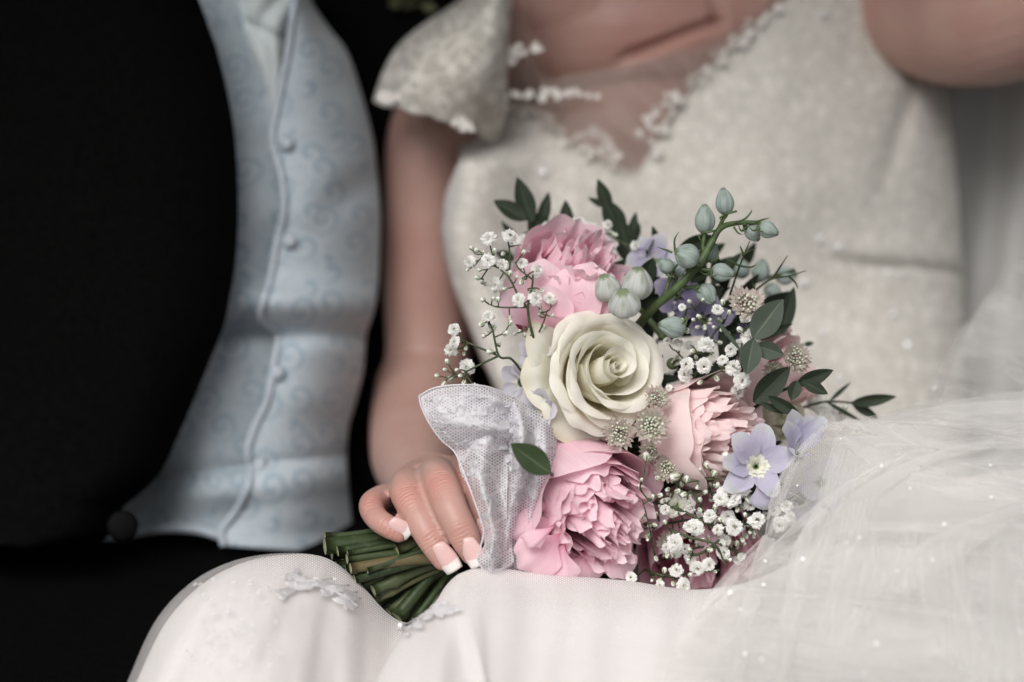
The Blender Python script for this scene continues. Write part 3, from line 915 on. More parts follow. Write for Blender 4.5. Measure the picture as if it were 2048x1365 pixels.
# cap sleeve of lace over the shoulder
S0 = [(815, -60, 0.225), (825, 60, 0.19), (785, 130, 0.178), (757, 192, 0.175)]
rows = [
    [(985, -60, 0.275), (925, 0, 0.250), (849, 50, 0.225), (799, 92, 0.205), (770, 140, 0.200), (748, 203, 0.205)],
    [(995, -75, 0.225), (945, 5, 0.195), (888, 60, 0.172), (842, 108, 0.164), (815, 160, 0.164), (800, 214, 0.170)],
    [(1005, -85, 0.205), (968, 8, 0.175), (930, 70, 0.156), (898, 130, 0.150), (872, 185, 0.152), (860, 230, 0.158)],
    [(1015, -90, 0.200), (990, 10, 0.170), (968, 80, 0.158), (945, 142, 0.156), (924, 195, 0.160), (912, 243, 0.168)],
    [(1022, -95, 0.207), (1008, 20, 0.177), (1000, 100, 0.168), (990, 165, 0.172), (972, 218, 0.180), (955, 265, 0.194)],
    [(1030, -95, 0.217), (1020, 20, 0.190), (1014, 100, 0.183), (1012, 170, 0.187), (1012, 222, 0.196), (992, 282, 0.215)],
]
def fs(px, py, d, u, v):
    return px, py + 7 * np.abs(np.sin(v * 16)) * sstep(0.85, 1, u), d + 0.0010 * snoise(px / 25, py / 25, 31, 3) + 0.003 * np.sin(px / 24 + py / 70)
slv = cloth('sleeve', rows, 60, 60, M['sleeve'], bride, fs, 0.0015)

# embroidered lace flowers along neckline and sleeve hem
def flower_mesh(name, r, n=5, seed=0):
    R = random.Random(seed)
    mbf = MB()
    for k in range(n):
        a = 2 * math.pi * k / n + R.uniform(-0.15, 0.15)
        L = r * R.uniform(0.85, 1.1)
        v = []
        for j in range(5):
            t = j / 4
            wd = r * 0.36 * math.sin(math.pi * min(0.97, t * 0.85 + 0.12))
            for i in range(3):
                s = i - 1
                x, y = t * L, s * wd
                v.append((x * math.cos(a) - y * math.sin(a), x * math.sin(a) + y * math.cos(a), r * (0.18 * t - 0.14 * s * s + 0.1)))
        mbf.add(v, grid_faces(3, 5))
    return mbf.mesh(name)
LF = [flower_mesh('lace_flower', 0.0044, 5, 3), flower_mesh('lace_flower', 0.0033, 6, 4), flower_mesh('lace_flower', 0.0022, 5, 5)]
def lace_along(pts, n, jit, dfun, parent, seed, sizes=(1, 2, 2), lift=0.004):
    R = random.Random(seed)
    n = int(n * 2.2)
    jit = jit * 1.3
    q = cr(np.asarray(pts, float), n)
    for i in range(n):
        x, y = q[i, 0] + R.uniform(-jit, jit), q[i, 1] + R.uniform(-jit, jit)
        d = dfun(x, y) - lift
        obj('lace_flower', LF[R.choice(sizes)], M['laceflower'], parent, frame(x, y, d, (R.uniform(-0.4, 0.4), R.uniform(-0.2, 0.5), 1), R.uniform(0, 6)))
bdep = lambda x, y: float(bodice_depth(np.array(x), np.array(y)))
lace_along([(1010, 205), (1075, 232), (1130, 270), (1190, 305), (1235, 322)], 15, 11, bdep, bodice, 1, lift=0.006)
lace_along([(1150, 262), (1190, 268), (1220, 300)], 6, 10, bdep, bodice, 6, lift=0.008)
lace_along([(1300, 292), (1325, 240), (1370, 175), (1430, 120), (1490, 70), (1560, 10)], 20, 12, bdep, bodice, 2, lift=0.006)
lace_along([(1285, 255), (1310, 225), (1345, 190)], 6, 10, bdep, bodice, 8, lift=0.012)
lace_along([(1000, 185), (1060, 190), (1120, 185), (1185, 190)], 10, 8, lambda x, y: 0.195, bodice, 7, lift=0.002)
lace_along([(985, 130), (1035, 105), (1080, 95)], 7, 8, lambda x, y: 0.188, bodice, 9, lift=0.003)
lace_along([(762, 188), (800, 200), (855, 222), (905, 240), (945, 255)], 15, 7, lambda x, y: 0.168, slv, 10, lift=0.003)

# crystals on the bodice
def gem_mesh(r, name='crystal'):
    ns = 8
    v = [(0, 0, r * 0.55)]
    for rr, z in ((0.55, 0.5), (1.0, 0.1), (0.6, -0.3)):
        v += [(r * rr * math.cos(2 * math.pi * (i + 0.5 * (z > 0.3)) / ns), r * rr * math.sin(2 * math.pi * (i + 0.5 * (z > 0.3)) / ns), r * z) for i in range(ns)]
    f = [(0, 1 + i, 1 + (i + 1) % ns) for i in range(ns)]
    for k in range(2):
        f += [(1 + k * ns + i, 1 + (k + 1) * ns + i, 1 + (k + 1) * ns + (i + 1) % ns, 1 + k * ns + (i + 1) % ns) for i in range(ns)]
    return mesh(name, v, f, False)
GEM = gem_mesh(0.0011)
GEMB = gem_mesh(0.0018)
for x, y in ((1087, 344), (1678, 495), (1608, 565), (1775, 543), (1803, 548), (1787, 628), (1680, 755), (1648, 665), (1815, 690), (1640, 478), (1646, 30)):
    obj('crystal', GEMB, M['sequin'], bodice, frame(x, y, bdep(x, y) - 0.003, (rng.uniform(-0.2, 0.2), rng.uniform(0.2, 0.7), 1), rng.uniform(0, 6)))

# skirt over the lap: near panel at the left thigh and the panel that overlaps it
CL = [(205, 1500), (240, 1440), (275, 1365), (330, 1252), (400, 1175), (480, 1130), (570, 1112), (650, 1118), (715, 1165), (790, 1240), (880, 1255), (960, 1250)]
def panel(crest, dcs, steps):
    rows = []
    for (dx, dy, dd) in steps:
        rows.append([(x + dx[i] if hasattr(dx, '__len__') else x + dx, y + (dy[i] if hasattr(dy, '__len__') else dy), dc + dd) for i, ((x, y), dc) in enumerate(zip(crest, dcs))])
    return rows
n = len(CL)
dx1 = np.interp(np.arange(n), [0, 4, 7, n - 1], [55, 26, 2, -8])
dcs = np.interp(np.arange(n), [0, 4, 7, 9, n - 1], [-0.085, -0.04, -0.005, 0.0, 0.0])
STEP_L = [(dx1 * 0.9, 70, 0.075), (dx1 * 0.25, 16, 0.030), (0 * dx1, 0, 0.0), (dx1 * 0.55, 22, -0.020), (dx1 * 1.5, 80, -0.042), (dx1 * 2.6, 170, -0.068), (dx1 * 3.8, 300, -0.10), (dx1 * 4.5, 420, -0.125)]
def fsk(px, py, d, u, v):
    o = 0.0025 * snoise(px / 110, py / 150, 41, 3) * sstep(0.25, 0.5, v)
    for (xa, ya, xb, yb, wd, am) in ((430, 1170, 300, 1400, 14, 0.0016), (560, 1190, 470, 1400, 18, 0.0014), (700, 1200, 690, 1400, 22, 0.0022), (640, 1160, 600, 1400, 16, 0.001)):
        t = np.clip(((px - xa) * (xb - xa) + (py - ya) * (yb - ya)) / ((xb - xa) ** 2 + (yb - ya) ** 2), 0, 1)
        q = ((px - xa) * (yb - ya) - (py - ya) * (xb - xa)) / math.hypot(xb - xa, yb - ya)
        o = o - am * np.exp(-(q / wd) ** 2) * sstep(0.3, 0.45, v) + am * 0.8 * np.exp(-((q - wd * 1.6) / (wd * 0.8)) ** 2) * sstep(0.3, 0.45, v)
    return px, py, d + o
skirt = cloth('skirt', panel(CL, dcs, STEP_L), 110, 90, M['satin'], bride, fsk, 0.001)
# sheer overskirt a little outside the satin
def fsk2(px, py, d, u, v):
    px, py, d = fsk(px, py, d, u, v)
    g = np.exp(-((u - 0.28) / 0.30) ** 2)
    return px - 20 * g * (1 - 0.4 * v), py - 12 * g * sstep(0.6, 0.2, v), d - 0.006 - 0.004 * snoise(px / 40, py / 130, 43, 4) * sstep(0.2, 0.5, v) - 0.001
cloth('overskirt', panel(CL, dcs, STEP_L), 110, 90, M['tulle'], bride, fsk2)
CRR = [(735, 1420), (770, 1335), (815, 1262), (868, 1212), (895, 1172), (925, 1148), (980, 1138), (1100, 1152), (1250, 1164), (1400, 1182), (1540, 1150), (1700, 1050), (1920, 960), (2260, 920)]
n = len(CRR)
dx2 = np.interp(np.arange(n), [0, 4, 6, n - 1], [45, 30, 6, 0])
dcr = np.interp(np.arange(n), [0, 3, 6, 9, 10, 11, n - 1], [-0.105, -0.045, -0.020, -0.02, -0.005, 0.03, 0.05])
ey = np.interp(np.arange(n), [0, 9, n - 1], [1.0, 1.0, 1.9])
STEP_R = [(dx2 * 0.9, 60 * ey, 0.075), (dx2 * 0.3, 14 * ey, 0.030), (0 * dx2, 0, 0.0), (dx2 * 0.6, 20 * ey, -0.018), (dx2 * 1.3, 75 * ey, -0.040), (dx2 * 2.2, 160 * ey, -0.062), (dx2 * 3, 290 * ey, -0.095), (dx2 * 3.5, 420 * ey, -0.12)]
def fsr(px, py, d, u, v):
    o = 0.0035 * snoise(px / 170, py / 130, 51, 3) * sstep(0.25, 0.5, v)
    for (xa, ya, xb, yb, wd, am) in ((905, 1180, 880, 1400, 20, 0.0018), (1010, 1175, 1000, 1420, 34, 0.002), (1180, 1200, 1170, 1420, 40, 0.002), (1330, 1200, 1290, 1420, 30, 0.0025), (1120, 1190, 1080, 1420, 20, 0.001)):
        q = ((px - xa) * (yb - ya) - (py - ya) * (xb - xa)) / math.hypot(xb - xa, yb - ya)
        o = o - am * np.exp(-(q / wd) ** 2) * sstep(0.3, 0.5, v) + am * 0.8 * np.exp(-((q - wd * 1.7) / wd) ** 2) * sstep(0.3, 0.5, v)
    return px, py, d + o
skirt2 = cloth('skirt_panel', panel(CRR, dcr, STEP_R), 160, 90, M['satin'], bride, fsr, 0.001)
def fsr2(px, py, d, u, v):
    px, py, d = fsr(px, py, d, u, v)
    return px - 6 * sstep(0.3, 0.1, u), py - 3, d - 0.006 - 0.0035 * snoise(px / 50, py / 150, 53, 4)
cloth('overskirt_panel', panel(CRR, dcr, STEP_R), 160, 90, M['tulle'], bride, fsr2)

# raised thread embroidery (leafy sprays) at the skirt edge
def surf_d(rows_fn_obj, x, y):
    pass
from mathutils.bvhtree import BVHTree
def bvh_of(o):
    pw = parent_world(o)
    vs = [pw @ v.co for v in o.data.vertices]
    return BVHTree.FromPolygons(vs, [tuple(p.vertices) for p in o.data.polygons])
BV = [bvh_of(o) for o in bride.children if o.name.startswith(('skirt', 'overskirt'))]
def hit(x, y, bvs=None):
    dr = Vector(P(x, y, 0) - CAM).normalized()
    best = None
    for b in (bvs or BV):
        h = b.ray_cast(Vector(CAM), dr)
        if h[0] is not None and (best is None or h[3] < best[3]):
            best = h
    return best
def spray(parent, spine, nleaf, size, seed):
    R = random.Random(seed)
    mbs = MB()
    q = cr(np.asarray(spine, float), 40)
    def lay(poly, r, lift=0.0006):
        pts = []
        for x, y in poly:
            h = hit(x, y)
            if h is None:
                continue
            pts.append(np.array(h[0]) + TOW * lift + UPV * lift * 0.5)
        if len(pts) > 2:
            mbs.add(*tube_arrays(pts, r, 5))
    for k in range(3):
        lay([(x + R.uniform(-2.5, 2.5), y + R.uniform(-2, 2)) for x, y in q], 0.00022)
    for k in range(nleaf):
        i = R.randrange(2, 38)
        x, y = q[i]
        a = R.uniform(0, 6.283)
        L = size * R.uniform(0.6, 1.2)
        for fill in np.linspace(-1, 1, 9):
            poly = []
            for t in np.linspace(0, 1, 7):
                wv = fill * 0.30 * L * math.sin(math.pi * t) + R.uniform(-0.8, 0.8)
                poly.append((x + math.cos(a) * t * L - math.sin(a) * wv, y + (math.sin(a) * t * L + math.cos(a) * wv) * 0.55))
            lay(poly, 0.00019, 0.0001 + 0.0002 * R.random())
    o = obj('embroidery', mbs.mesh('embroidery'), M['thread'], parent)
    o['kind'] = 'stuff'
    return o
spray(skirt, [(540, 1185), (580, 1178), (625, 1172), (660, 1180), (690, 1195), (715, 1212)], 26, 34, 1)
spray(skirt, [(585, 1148), (610, 1160), (640, 1170)], 9, 26, 2)
spray(skirt2, [(800, 1258), (830, 1238), (860, 1226), (890, 1215)], 26, 32, 3)
# sequin rings on the skirt
def ring_mesh(r):
    t, s = 14, 5
    v = [((r + 0.28 * r * math.cos(b)) * math.cos(a), (r + 0.28 * r * math.cos(b)) * math.sin(a), 0.2 * r * math.sin(b)) for a in np.arange(t) * 2 * math.pi / t for b in np.arange(s) * 2 * math.pi / s]
    f = [(i * s + j, ((i + 1) % t) * s + j, ((i + 1) % t) * s + (j + 1) % s, i * s + (j + 1) % s) for i in range(t) for j in range(s)]
    return mesh('sequin', v, f)
RING = ring_mesh(0.0008)
sq = [(410, 1258), (430, 1265), (417, 1278), (445, 1272), (447, 1286), (376, 1303), (385, 1316), (421, 1325), (503, 1298), (668, 1160)]
for k in range(40):
    sq.append((rng.uniform(380, 560), rng.uniform(1160, 1340)))
for x, y in sq:
    h = hit(x, y)
    if h is None:
        continue
    z = h[1] if h[1].dot(Vector(TOW)) > 0 else -h[1]
    m = z.to_track_quat('Z', 'Y').to_matrix().to_4x4()
    m.translation = h[0] + z * 0.0006
    obj('sequin', RING, M['sequin'], skirt, m)
obj('crystal', GEM, M['sequin'], skirt, frame(669, 1161, -0.03, (0, 0.5, 1)))
obj('crystal', GEM, M['sequin'], skirt2, frame(800, 1250, -0.055, (0, 0.5, 1)))
R3 = math.radians
# ------------------------------------------------------------------ bouquet
bouquet = tag(empty('bouquet', P(1000, 1060, 0.02)), 'hand-tied bouquet of pink peonies, cream rose, baby\'s breath and lilac delphinium with lace bow', 'bouquet')

def petal(L, Wd, a, az, rho0=0.001, z0=0.0, spiral=0.0, ruffle=0.0, tip=0.25, tipp=2.5, notch=0.0, nk=5, edge=0.0, seed=0, nu=9, nv=10, vc=0.65, base=0.35, maxang=2.6, rmin=0.004, point=0.0, wide=0.6):
    """cup petal: a=(a0,a1,a2) heading angles in deg of the mid-line (0 outward, 90 up, >90 inward) at base, body, rim"""
    r = np.random.RandomState(seed)
    a0, a1, a2 = [math.radians(x) for x in a]
    fine = 40
    t = np.linspace(0, 1, fine)
    al = a0 + (a1 - a0) * sstep(0, 0.42, t) + (a2 - a1) * sstep(vc, 1.0, t)
    rho = rho0 + np.concatenate([[0], np.cumsum(np.cos(al[:-1])) * L / (fine - 1)])
    z = z0 + np.concatenate([[0], np.cumsum(np.sin(al[:-1])) * L / (fine - 1)])
    u = np.linspace(-1, 1, nu)[None, :].repeat(nv, 0)
    ph = r.rand(6) * 6.28
    vm = 1 - tip * np.abs(u) ** tipp + point * np.exp(-(u / 0.22) ** 2) - notch * (0.5 + 0.5 * np.sin(nk * u * 2 + ph[0])) - notch * 0.6 * (0.5 + 0.5 * np.sin(nk * 2.3 * u + ph[1]))
    v = np.linspace(0, 1, nv)[:, None] * vm
    vcl = np.clip(v, 0, 1)
    R = np.interp(vcl, t, rho)
    Z = np.interp(vcl, t, z)
    over = np.maximum(v - 1, 0) * L
    Z = Z + over * math.sin(al[-1]); R = R + over * math.cos(al[-1])
    AL = np.interp(vcl, t, al)
    h = Wd / 2 * (base + (1 - base) * sstep(0, wide, vcl))
    R = R * (1 + spiral * u)
    # normal in the meridian plane (pointing out/down of the cup)
    nr, nz = np.sin(AL), -np.cos(AL)
    wob = ruffle * (np.sin(3.1 * u + ph[2] + 2 * vcl) * 0.6 + np.sin(6.3 * u + ph[3]) * 0.5 + np.sin(11 * u + ph[4]) * 0.25) * vcl ** 2.0
    wob = wob + edge * np.abs(u) ** 3 * vcl
    R2, Z2 = R + nr * wob, Z + nz * wob
    ang = np.clip(u * h / np.maximum(np.abs(R), rmin), -maxang, maxang)
    ang = az + ang
    X, Y = R2 * np.cos(ang), R2 * np.sin(ang)
    vs = np.stack([X, Y, Z2], -1).reshape(-1, 3)
    return vs, u.reshape(-1), np.clip(v, 0, 1).reshape(-1), nu, nv

def add_petal(parent, mw, mat, name='petal', **kw):
    vs, u, v, nu, nv = petal(**kw)
    me = mesh(name, vs, grid_faces(nu, nv), attrs={'u': u, 'v': v})
    return obj(name, me, mat, parent, mw)

def core_mesh(name, r, h):
    prof = [(0.15, -1.0), (0.5, -0.8), (0.9, -0.35), (1.0, 0.0), (0.7, 0.35), (0.25, 0.5)]
    ns = 12
    v = [(r * a * math.cos(2 * math.pi * i / ns), r * a * math.sin(2 * math.pi * i / ns), h * b) for a, b in prof for i in range(ns)]
    return mesh(name, v, grid_faces(ns, len(prof), 0, True), attrs={'v': np.zeros(len(v)), 'u': np.zeros(len(v))})

# --- cream rose: a tight spiral heart and ever wider petals with rolled rims
def make_rose():
    m = frame(1196, 748, 0.006, (0.40, 0.20, 0.88), 0.5)
    ro = obj('rose', core_mesh('rose', 0.007, 0.012), M['rose'], bouquet, m)
    R = random.Random(5)
    s = 127 * K
    sd = 100
    # heart
    for k in range(7):
        f = k / 6
        add_petal(ro, m, M['rose'], L=s * (0.92 + 0.10 * f), Wd=s * (0.50 + 0.55 * f), a=(60, 99 - 6 * f, 98 - 40 * f), az=k * 2.4, rho0=s * (0.02 + 0.018 * k), z0=-s * 0.22 + s * 0.012 * k,
                  spiral=0.30 - 0.12 * f, ruffle=s * 0.012, tip=0.16, point=0.02, edge=0.0, seed=sd + k, nu=17, nv=12, base=0.7, rmin=s * 0.03, maxang=2.4)
    # middle whorls
    n = 12
    for k in range(n):
        f = k / (n - 1)
        add_petal(ro, m, M['rose'], L=s * (1.06 + 0.12 * f), Wd=s * (1.15 + 0.30 * f), a=(30, 88 - 20 * f, 40 - 75 * f), az=0.6 + k * 2.4 + R.uniform(-0.2, 0.2), rho0=s * (0.14 + 0.12 * f), z0=-s * 0.30 - s * 0.05 * f,
                  spiral=0.16 - 0.06 * f, ruffle=s * 0.035, tip=0.18, tipp=2.6, point=0.01, edge=s * 0.05, seed=sd + 20 + k, nu=21, nv=20, base=0.6, vc=0.76)
    # outer petals, opening with rims rolled back
    n = 10
    for k in range(n):
        f = k / (n - 1)
        add_petal(ro, m, M['rose'], L=s * (1.18 + 0.06 * f), Wd=s * (1.40 + 0.15 * f), a=(12, 74 - 18 * f, -10 - 50 * f), az=1.1 + k * 2.4 + R.uniform(-0.2, 0.2), rho0=s * 0.16, z0=-s * 0.40 - s * 0.06 * f,
                  spiral=0.08, ruffle=s * 0.045, tip=0.15, tipp=2.8, point=0.01, edge=s * 0.07, seed=sd + 40 + k, nu=21, nv=20, base=0.5, vc=0.74, notch=0.01)
    # weathered guard petals at the back, greenish white
    for az, L, W_, a2 in ((2.55, 1.26, 1.3, -20), (3.3, 1.20, 1.2, -40), (4.2, 1.16, 1.3, -30), (1.5, 1.12, 1.3, -25), (5.4, 1.12, 1.3, -30), (0.3, 1.1, 1.3, -30)):
        add_petal(ro, m, M['rose_outer'], L=s * L, Wd=s * W_, a=(0, 34, a2), az=az - 0.5, rho0=s * 0.16, z0=-s * 0.46, ruffle=s * 0.05, tip=0.18, tipp=2.6, point=0.02, edge=s * 0.08, seed=int(az * 50), nu=15, nv=14, base=0.5, vc=0.6)
    return ro
make_rose()

# --- peonies: globes of ruffled petals inside smooth guard petals
def make_peony(name, px, py, d, axis, rpx, mats, seed, n_inner=34, n_mid=14, n_guard=8, open_=0.0, roll=0.0, label=None, flat=0.0):
    m = frame(px, py, d, axis, roll)
    s = rpx * K
    po = obj(name, core_mesh(name, s * 0.25, s * 0.3), mats[2], bouquet, m)
    if label:
        po['label'] = label
    R = random.Random(seed)
    sd = seed * 1000
    for k in range(n_inner):
        f = k / n_inner
        rr = 0.10 + 0.62 * f ** 0.7
        add_petal(po, m, mats[0], L=s * R.uniform(0.9, 1.12) * (1.32 - 0.06 * f), Wd=s * R.uniform(0.22, 0.46) * (1 + 0.4 * f), a=(88 - 88 * f ** 0.8 + R.uniform(-8, 8), 92 + 8 * R.uniform(-1, 1), 100 - 28 * R.random() + 22 * open_ * -1),
                  az=k * 2.4 + R.uniform(-0.5, 0.5), rho0=s * rr * 0.45, z0=-s * (0.30 + 0.25 * f), ruffle=s * 0.07, tip=R.uniform(0.08, 0.3), tipp=2, notch=0.065, nk=R.choice((2, 3, 4)), edge=-s * 0.03 * R.random(), seed=sd + k, nu=15, nv=10, base=0.45, rmin=s * 0.1)
    for k in range(n_mid):
        f = k / n_mid
        add_petal(po, m, mats[1], L=s * R.uniform(1.30, 1.55), Wd=s * R.uniform(0.75, 1.0), a=(-18, 88 + R.uniform(-4, 6), 112 - 30 * R.random() - 25 * open_), az=k * 2.4 + R.uniform(-0.3, 0.3), rho0=s * 0.22, z0=-s * 0.58,
                  ruffle=s * 0.035, tip=0.2, tipp=2, notch=0.04, nk=4, edge=-s * 0.03, seed=sd + 200 + k, nu=13, nv=11, base=0.4, vc=0.6)
    for k in range(n_guard):
        add_petal(po, m, mats[1], L=s * R.uniform(1.45, 1.7), Wd=s * R.uniform(1.1, 1.4), a=(-30, 80 - 10 * open_, 108 - 40 * R.random() - 20 * open_), az=0.4 + k * 2.4 + R.uniform(-0.3, 0.3), rho0=s * 0.22, z0=-s * 0.66,
                  ruffle=s * 0.03, tip=0.24, tipp=2, notch=0.02, nk=3, edge=-s * 0.02, seed=sd + 300 + k, nu=15, nv=13, base=0.4, vc=0.6)
    return po, m, s
PK = (M['peony'], M['peony_guard'], M['peony_deep'])
# low front pink peony, its ruffled mouth turned right and down
pe, pm, ps = make_peony('peony', 1164, 1006, 0.006, (0.48, -0.40, 0.78), 165, PK, 3, n_inner=70, n_mid=18, n_guard=9, open_=0.05, roll=0.6, label='pink ruffled peony')
# loose fallen guard petals at its left and below
for bx_, by_, d_, azd, L, W_, a_, sdv in ((1120, 1040, 0.004, 200, 118, 96, (50, 6, -60), 1), (1125, 1065, -0.004, 222, 128, 110, (55, 4, -50), 2), (1130, 1085, -0.002, 248, 100, 120, (55, 5, -30), 3),
                                          (1115, 1015, 0.006, 178, 100, 62, (50, 5, -80), 5), (1115, 1050, -0.014, 212, 104, 50, (60, 5, -110), 8), (1170, 1095, -0.004, 268, 84, 110, (60, 10, -30), 4), (1225, 1085, -0.006, 290, 84, 96, (60, 15, -20), 6), (1140, 1095, 0.004, 232, 112, 120, (40, 0, -30), 7)):
    mm = frame(bx_, by_, d_ - (0.022 if bx_ < 1150 else 0.0), (0, 0, 1))
    add_petal(pe, mm, M['peony_guard'], L=L * K, Wd=W_ * K, a=a_, az=R3(azd), rho0=0.001, z0=-0.004, ruffle=0.0022, tip=0.22, tipp=2, notch=0.04, edge=0.004, seed=900 + sdv, nu=17, nv=16, base=0.45, vc=0.45, rmin=0.016)
# pink peony up behind the baby's breath
pe2, pm2, ps2 = make_peony('peony', 1140, 570, 0.032, (0.34, 0.55, 0.75), 146, PK, 4, n_inner=44, n_mid=10, n_guard=7, open_=0.3, roll=1.2, label='pink peony with deep magenta base')
for bx_, by_, d_, azd, L, W_, a_, sdv in ((1140, 672, 0.016, 86, 158, 128, (75, 12, -35), 11), (1155, 668, 0.022, 80, 170, 120, (75, 20, -10), 15), (1095, 668, 0.024, 98, 176, 120, (75, 20, -10), 16), (1070, 668, 0.018, 104, 150, 120, (75, 12, -30), 12), (1190, 662, 0.020, 78, 130, 100, (75, 12, -20), 13), (1110, 672, 0.010, 100, 112, 104, (75, 12, 25), 14)):
    mm = frame(bx_, by_, d_, (0, 0, 1))
    add_petal(pe2, mm, M['peony_guard'], L=L * K, Wd=W_ * K, a=a_, az=R3(azd), rho0=0.002, z0=0.0, ruffle=0.0016, tip=0.25, tipp=2.2, notch=0.02, edge=-0.002, seed=950 + sdv, nu=17, nv=16, base=0.45, vc=0.55, rmin=0.014)
for k in range(9):
    mm = frame(1060 + 15 * k, 668 - abs(k - 4) * 3, 0.022, (-0.3 + 0.08 * k, 0.6, 0.7))
    add_petal(pe2, mm, M['peony_deep'], L=55 * K, Wd=45 * K, a=(60, 90, 80), az=-math.pi / 2 + 0.2 * (k - 4), rho0=0.004, ruffle=0.0012, tip=0.25, notch=0.05, seed=980 + k, rmin=0.01)
# blush peony, mouth to the right
BL = (M['blush'], M['blush'], M['peony_deep'])
make_peony('peony', 1408, 868, 0.010, (0.72, 0.0, 0.70), 138, BL, 6, n_inner=34, n_mid=14, n_guard=9, open_=0.15, roll=0.3, label='pale blush peony')
# pale blush peony behind the eucalyptus
make_peony('peony', 1548, 745, 0.048, (0.55, 0.35, 0.6), 108, BL, 8, n_inner=10, n_mid=10, n_guard=8, open_=-0.3, roll=0.9, label='rounded pale blush peony')
# shaded pink peony beneath the lower baby's breath
make_peony('peony', 1395, 1096, 0.034, (0.1, -0.4, 0.85), 150, (M['peony_guard'], M['peony_guard'], M['peony_deep']), 9, n_inner=12, n_mid=10, n_guard=8, open_=0.5, label='shaded rose-pink peony')
# cream petals glimpsed right of the blush peony
make_peony('cream_rose', 1560, 835, 0.040, (0.3, 0.2, 0.8), 55, (M['rose_outer'], M['rose_outer'], M['rose_outer']), 12, n_inner=6, n_mid=6, n_guard=6, open_=0.4)

# --- open flat florets (delphinium, hydrangea-like)
def floret(name, px, py, d, axis, n, L, W_, mat, seed, a=(20, 18, 5), centre=None, angs=None, roll=0.0):
    m = frame(px, py, d, axis, roll)
    fo = obj(name, core_mesh(name, 0.003, 0.004), M['stem_pale'], bouquet, m)
    R = random.Random(seed)
    for k in range(n):
        az = angs[k] if angs else 2 * math.pi * k / n + R.uniform(-0.2, 0.2)
        add_petal(fo, m, mat, L=L * K * R.uniform(0.9, 1.1), Wd=W_ * K * R.uniform(0.9, 1.1), a=(a[0], a[1] + R.uniform(-8, 8), a[2] + R.uniform(-12, 12)), az=az, rho0=0.001, z0=0.0004 * (k % 2), ruffle=0.0009, tip=0.40, tipp=2.0, notch=0.02, edge=-0.0022, seed=seed * 31 + k, nu=11, nv=10, base=0.22, vc=0.5, rmin=0.007)
    if centre:
        for k in range(centre):
            az = 2 * math.pi * k / centre + R.uniform(-0.2, 0.2)
            for lay in (0, 1):
                add_petal(fo, m, M['bee'], 'centre_petal', L=33 * K * (1 - 0.25 * lay), Wd=30 * K * (1 - 0.2 * lay), a=(60, 35 + 25 * lay, 10), az=az + 0.35 * lay, rho0=0.001, z0=0.001, ruffle=0.0006, tip=0.15, notch=0.16, nk=4, seed=seed * 77 + k + 10 * lay, nu=9, nv=7, base=0.35, rmin=0.004)
    return fo
R3 = math.radians
floret('delphinium_floret', 1510, 934, -0.008, (0.10, 0.12, 1), 6, 88, 62, M['lilac'], 2, (48, 34, -15), 5, [R3(x) for x in (82, 128, 20, 175, 215, 300)])
add_petal(bouquet.children[-1], frame(1512, 960, -0.014, (0.3, -0.5, 0.8)), M['lilac'], L=66 * K, Wd=60 * K, a=(60, 30, -30), az=R3(285), ruffle=0.001, tip=0.3, edge=0.003, seed=5, rmin=0.008)
floret('delphinium_floret', 1592, 912, -0.004, (0.1, 0.5, 0.8), 5, 98, 66, M['lilac'], 3, (60, 62, 45), None, [R3(x) for x in (70, 110, 145, 40, 250)])
floret('delphinium_floret', 1308, 526, 0.060, (-0.2, 0.3, 0.8), 6, 62, 66, M['lilac'], 4, (45, 45, 20), 0)
floret('delphinium_floret', 1352, 592, 0.036, (0.1, 0.1, 0.9), 5, 60, 58, M['violet'], 5, (25, 30, 10))
floret('delphinium_floret', 1405, 640, 0.034, (0.3, 0.1, 0.9), 5, 58, 56, M['violet'], 6, (25, 35, 10))
floret('delphinium_floret', 1462, 660, 0.046, (0.2, 0.1, 0.9), 5, 50, 50, M['violet'], 7, (25, 35, 10))
floret('hydrangea_floret', 1080, 712, 0.014, (-0.5, 0.3, 0.8), 5, 46, 52, M['whitelilac'], 8, (35, 45, 20), 0)
floret('hydrangea_floret', 1092, 815, 0.002, (-0.45, -0.1, 0.85), 5, 56, 66, M['whitelilac'], 9, (40, 50, 25), 3)
floret('hydrangea_floret', 1045, 765, 0.022, (-0.6, 0.0, 0.7), 5, 44, 46, M['whitelilac'], 10, (35, 40, 20), 0)
floret('hydrangea_floret', 1130, 862, 0.010, (-0.3, -0.4, 0.8), 5, 44, 46, M['whitelilac'], 11, (35, 40, 20), 0)
floret('delphinium_floret', 1128, 880, 0.022, (0, 0, 1), 5, 44, 44, M['violet'], 12, (25, 30, 10))
floret('hydrangea_floret', 1640, 965, 0.022, (0.2, 0.2, 0.9), 5, 66, 62, M['whitelilac'], 13, (35, 30, 10), 0)
floret('hydrangea_floret', 1600, 1000, 0.028, (0.2, -0.2, 0.9), 5, 62, 60, M['whitelilac'], 14, (35, 30, 10), 0)
floret('hydrangea_floret', 1352, 1018, 0.004, (0, 0.3, 0.9), 7, 34, 26, M['gyp'], 15, (50, 55, 30), 3)
floret('hydrangea_floret', 1345, 728, 0.020, (0.3, 0.2, 0.9), 4, 40, 34, M['bee'], 16, (70, 80, 80), 0)

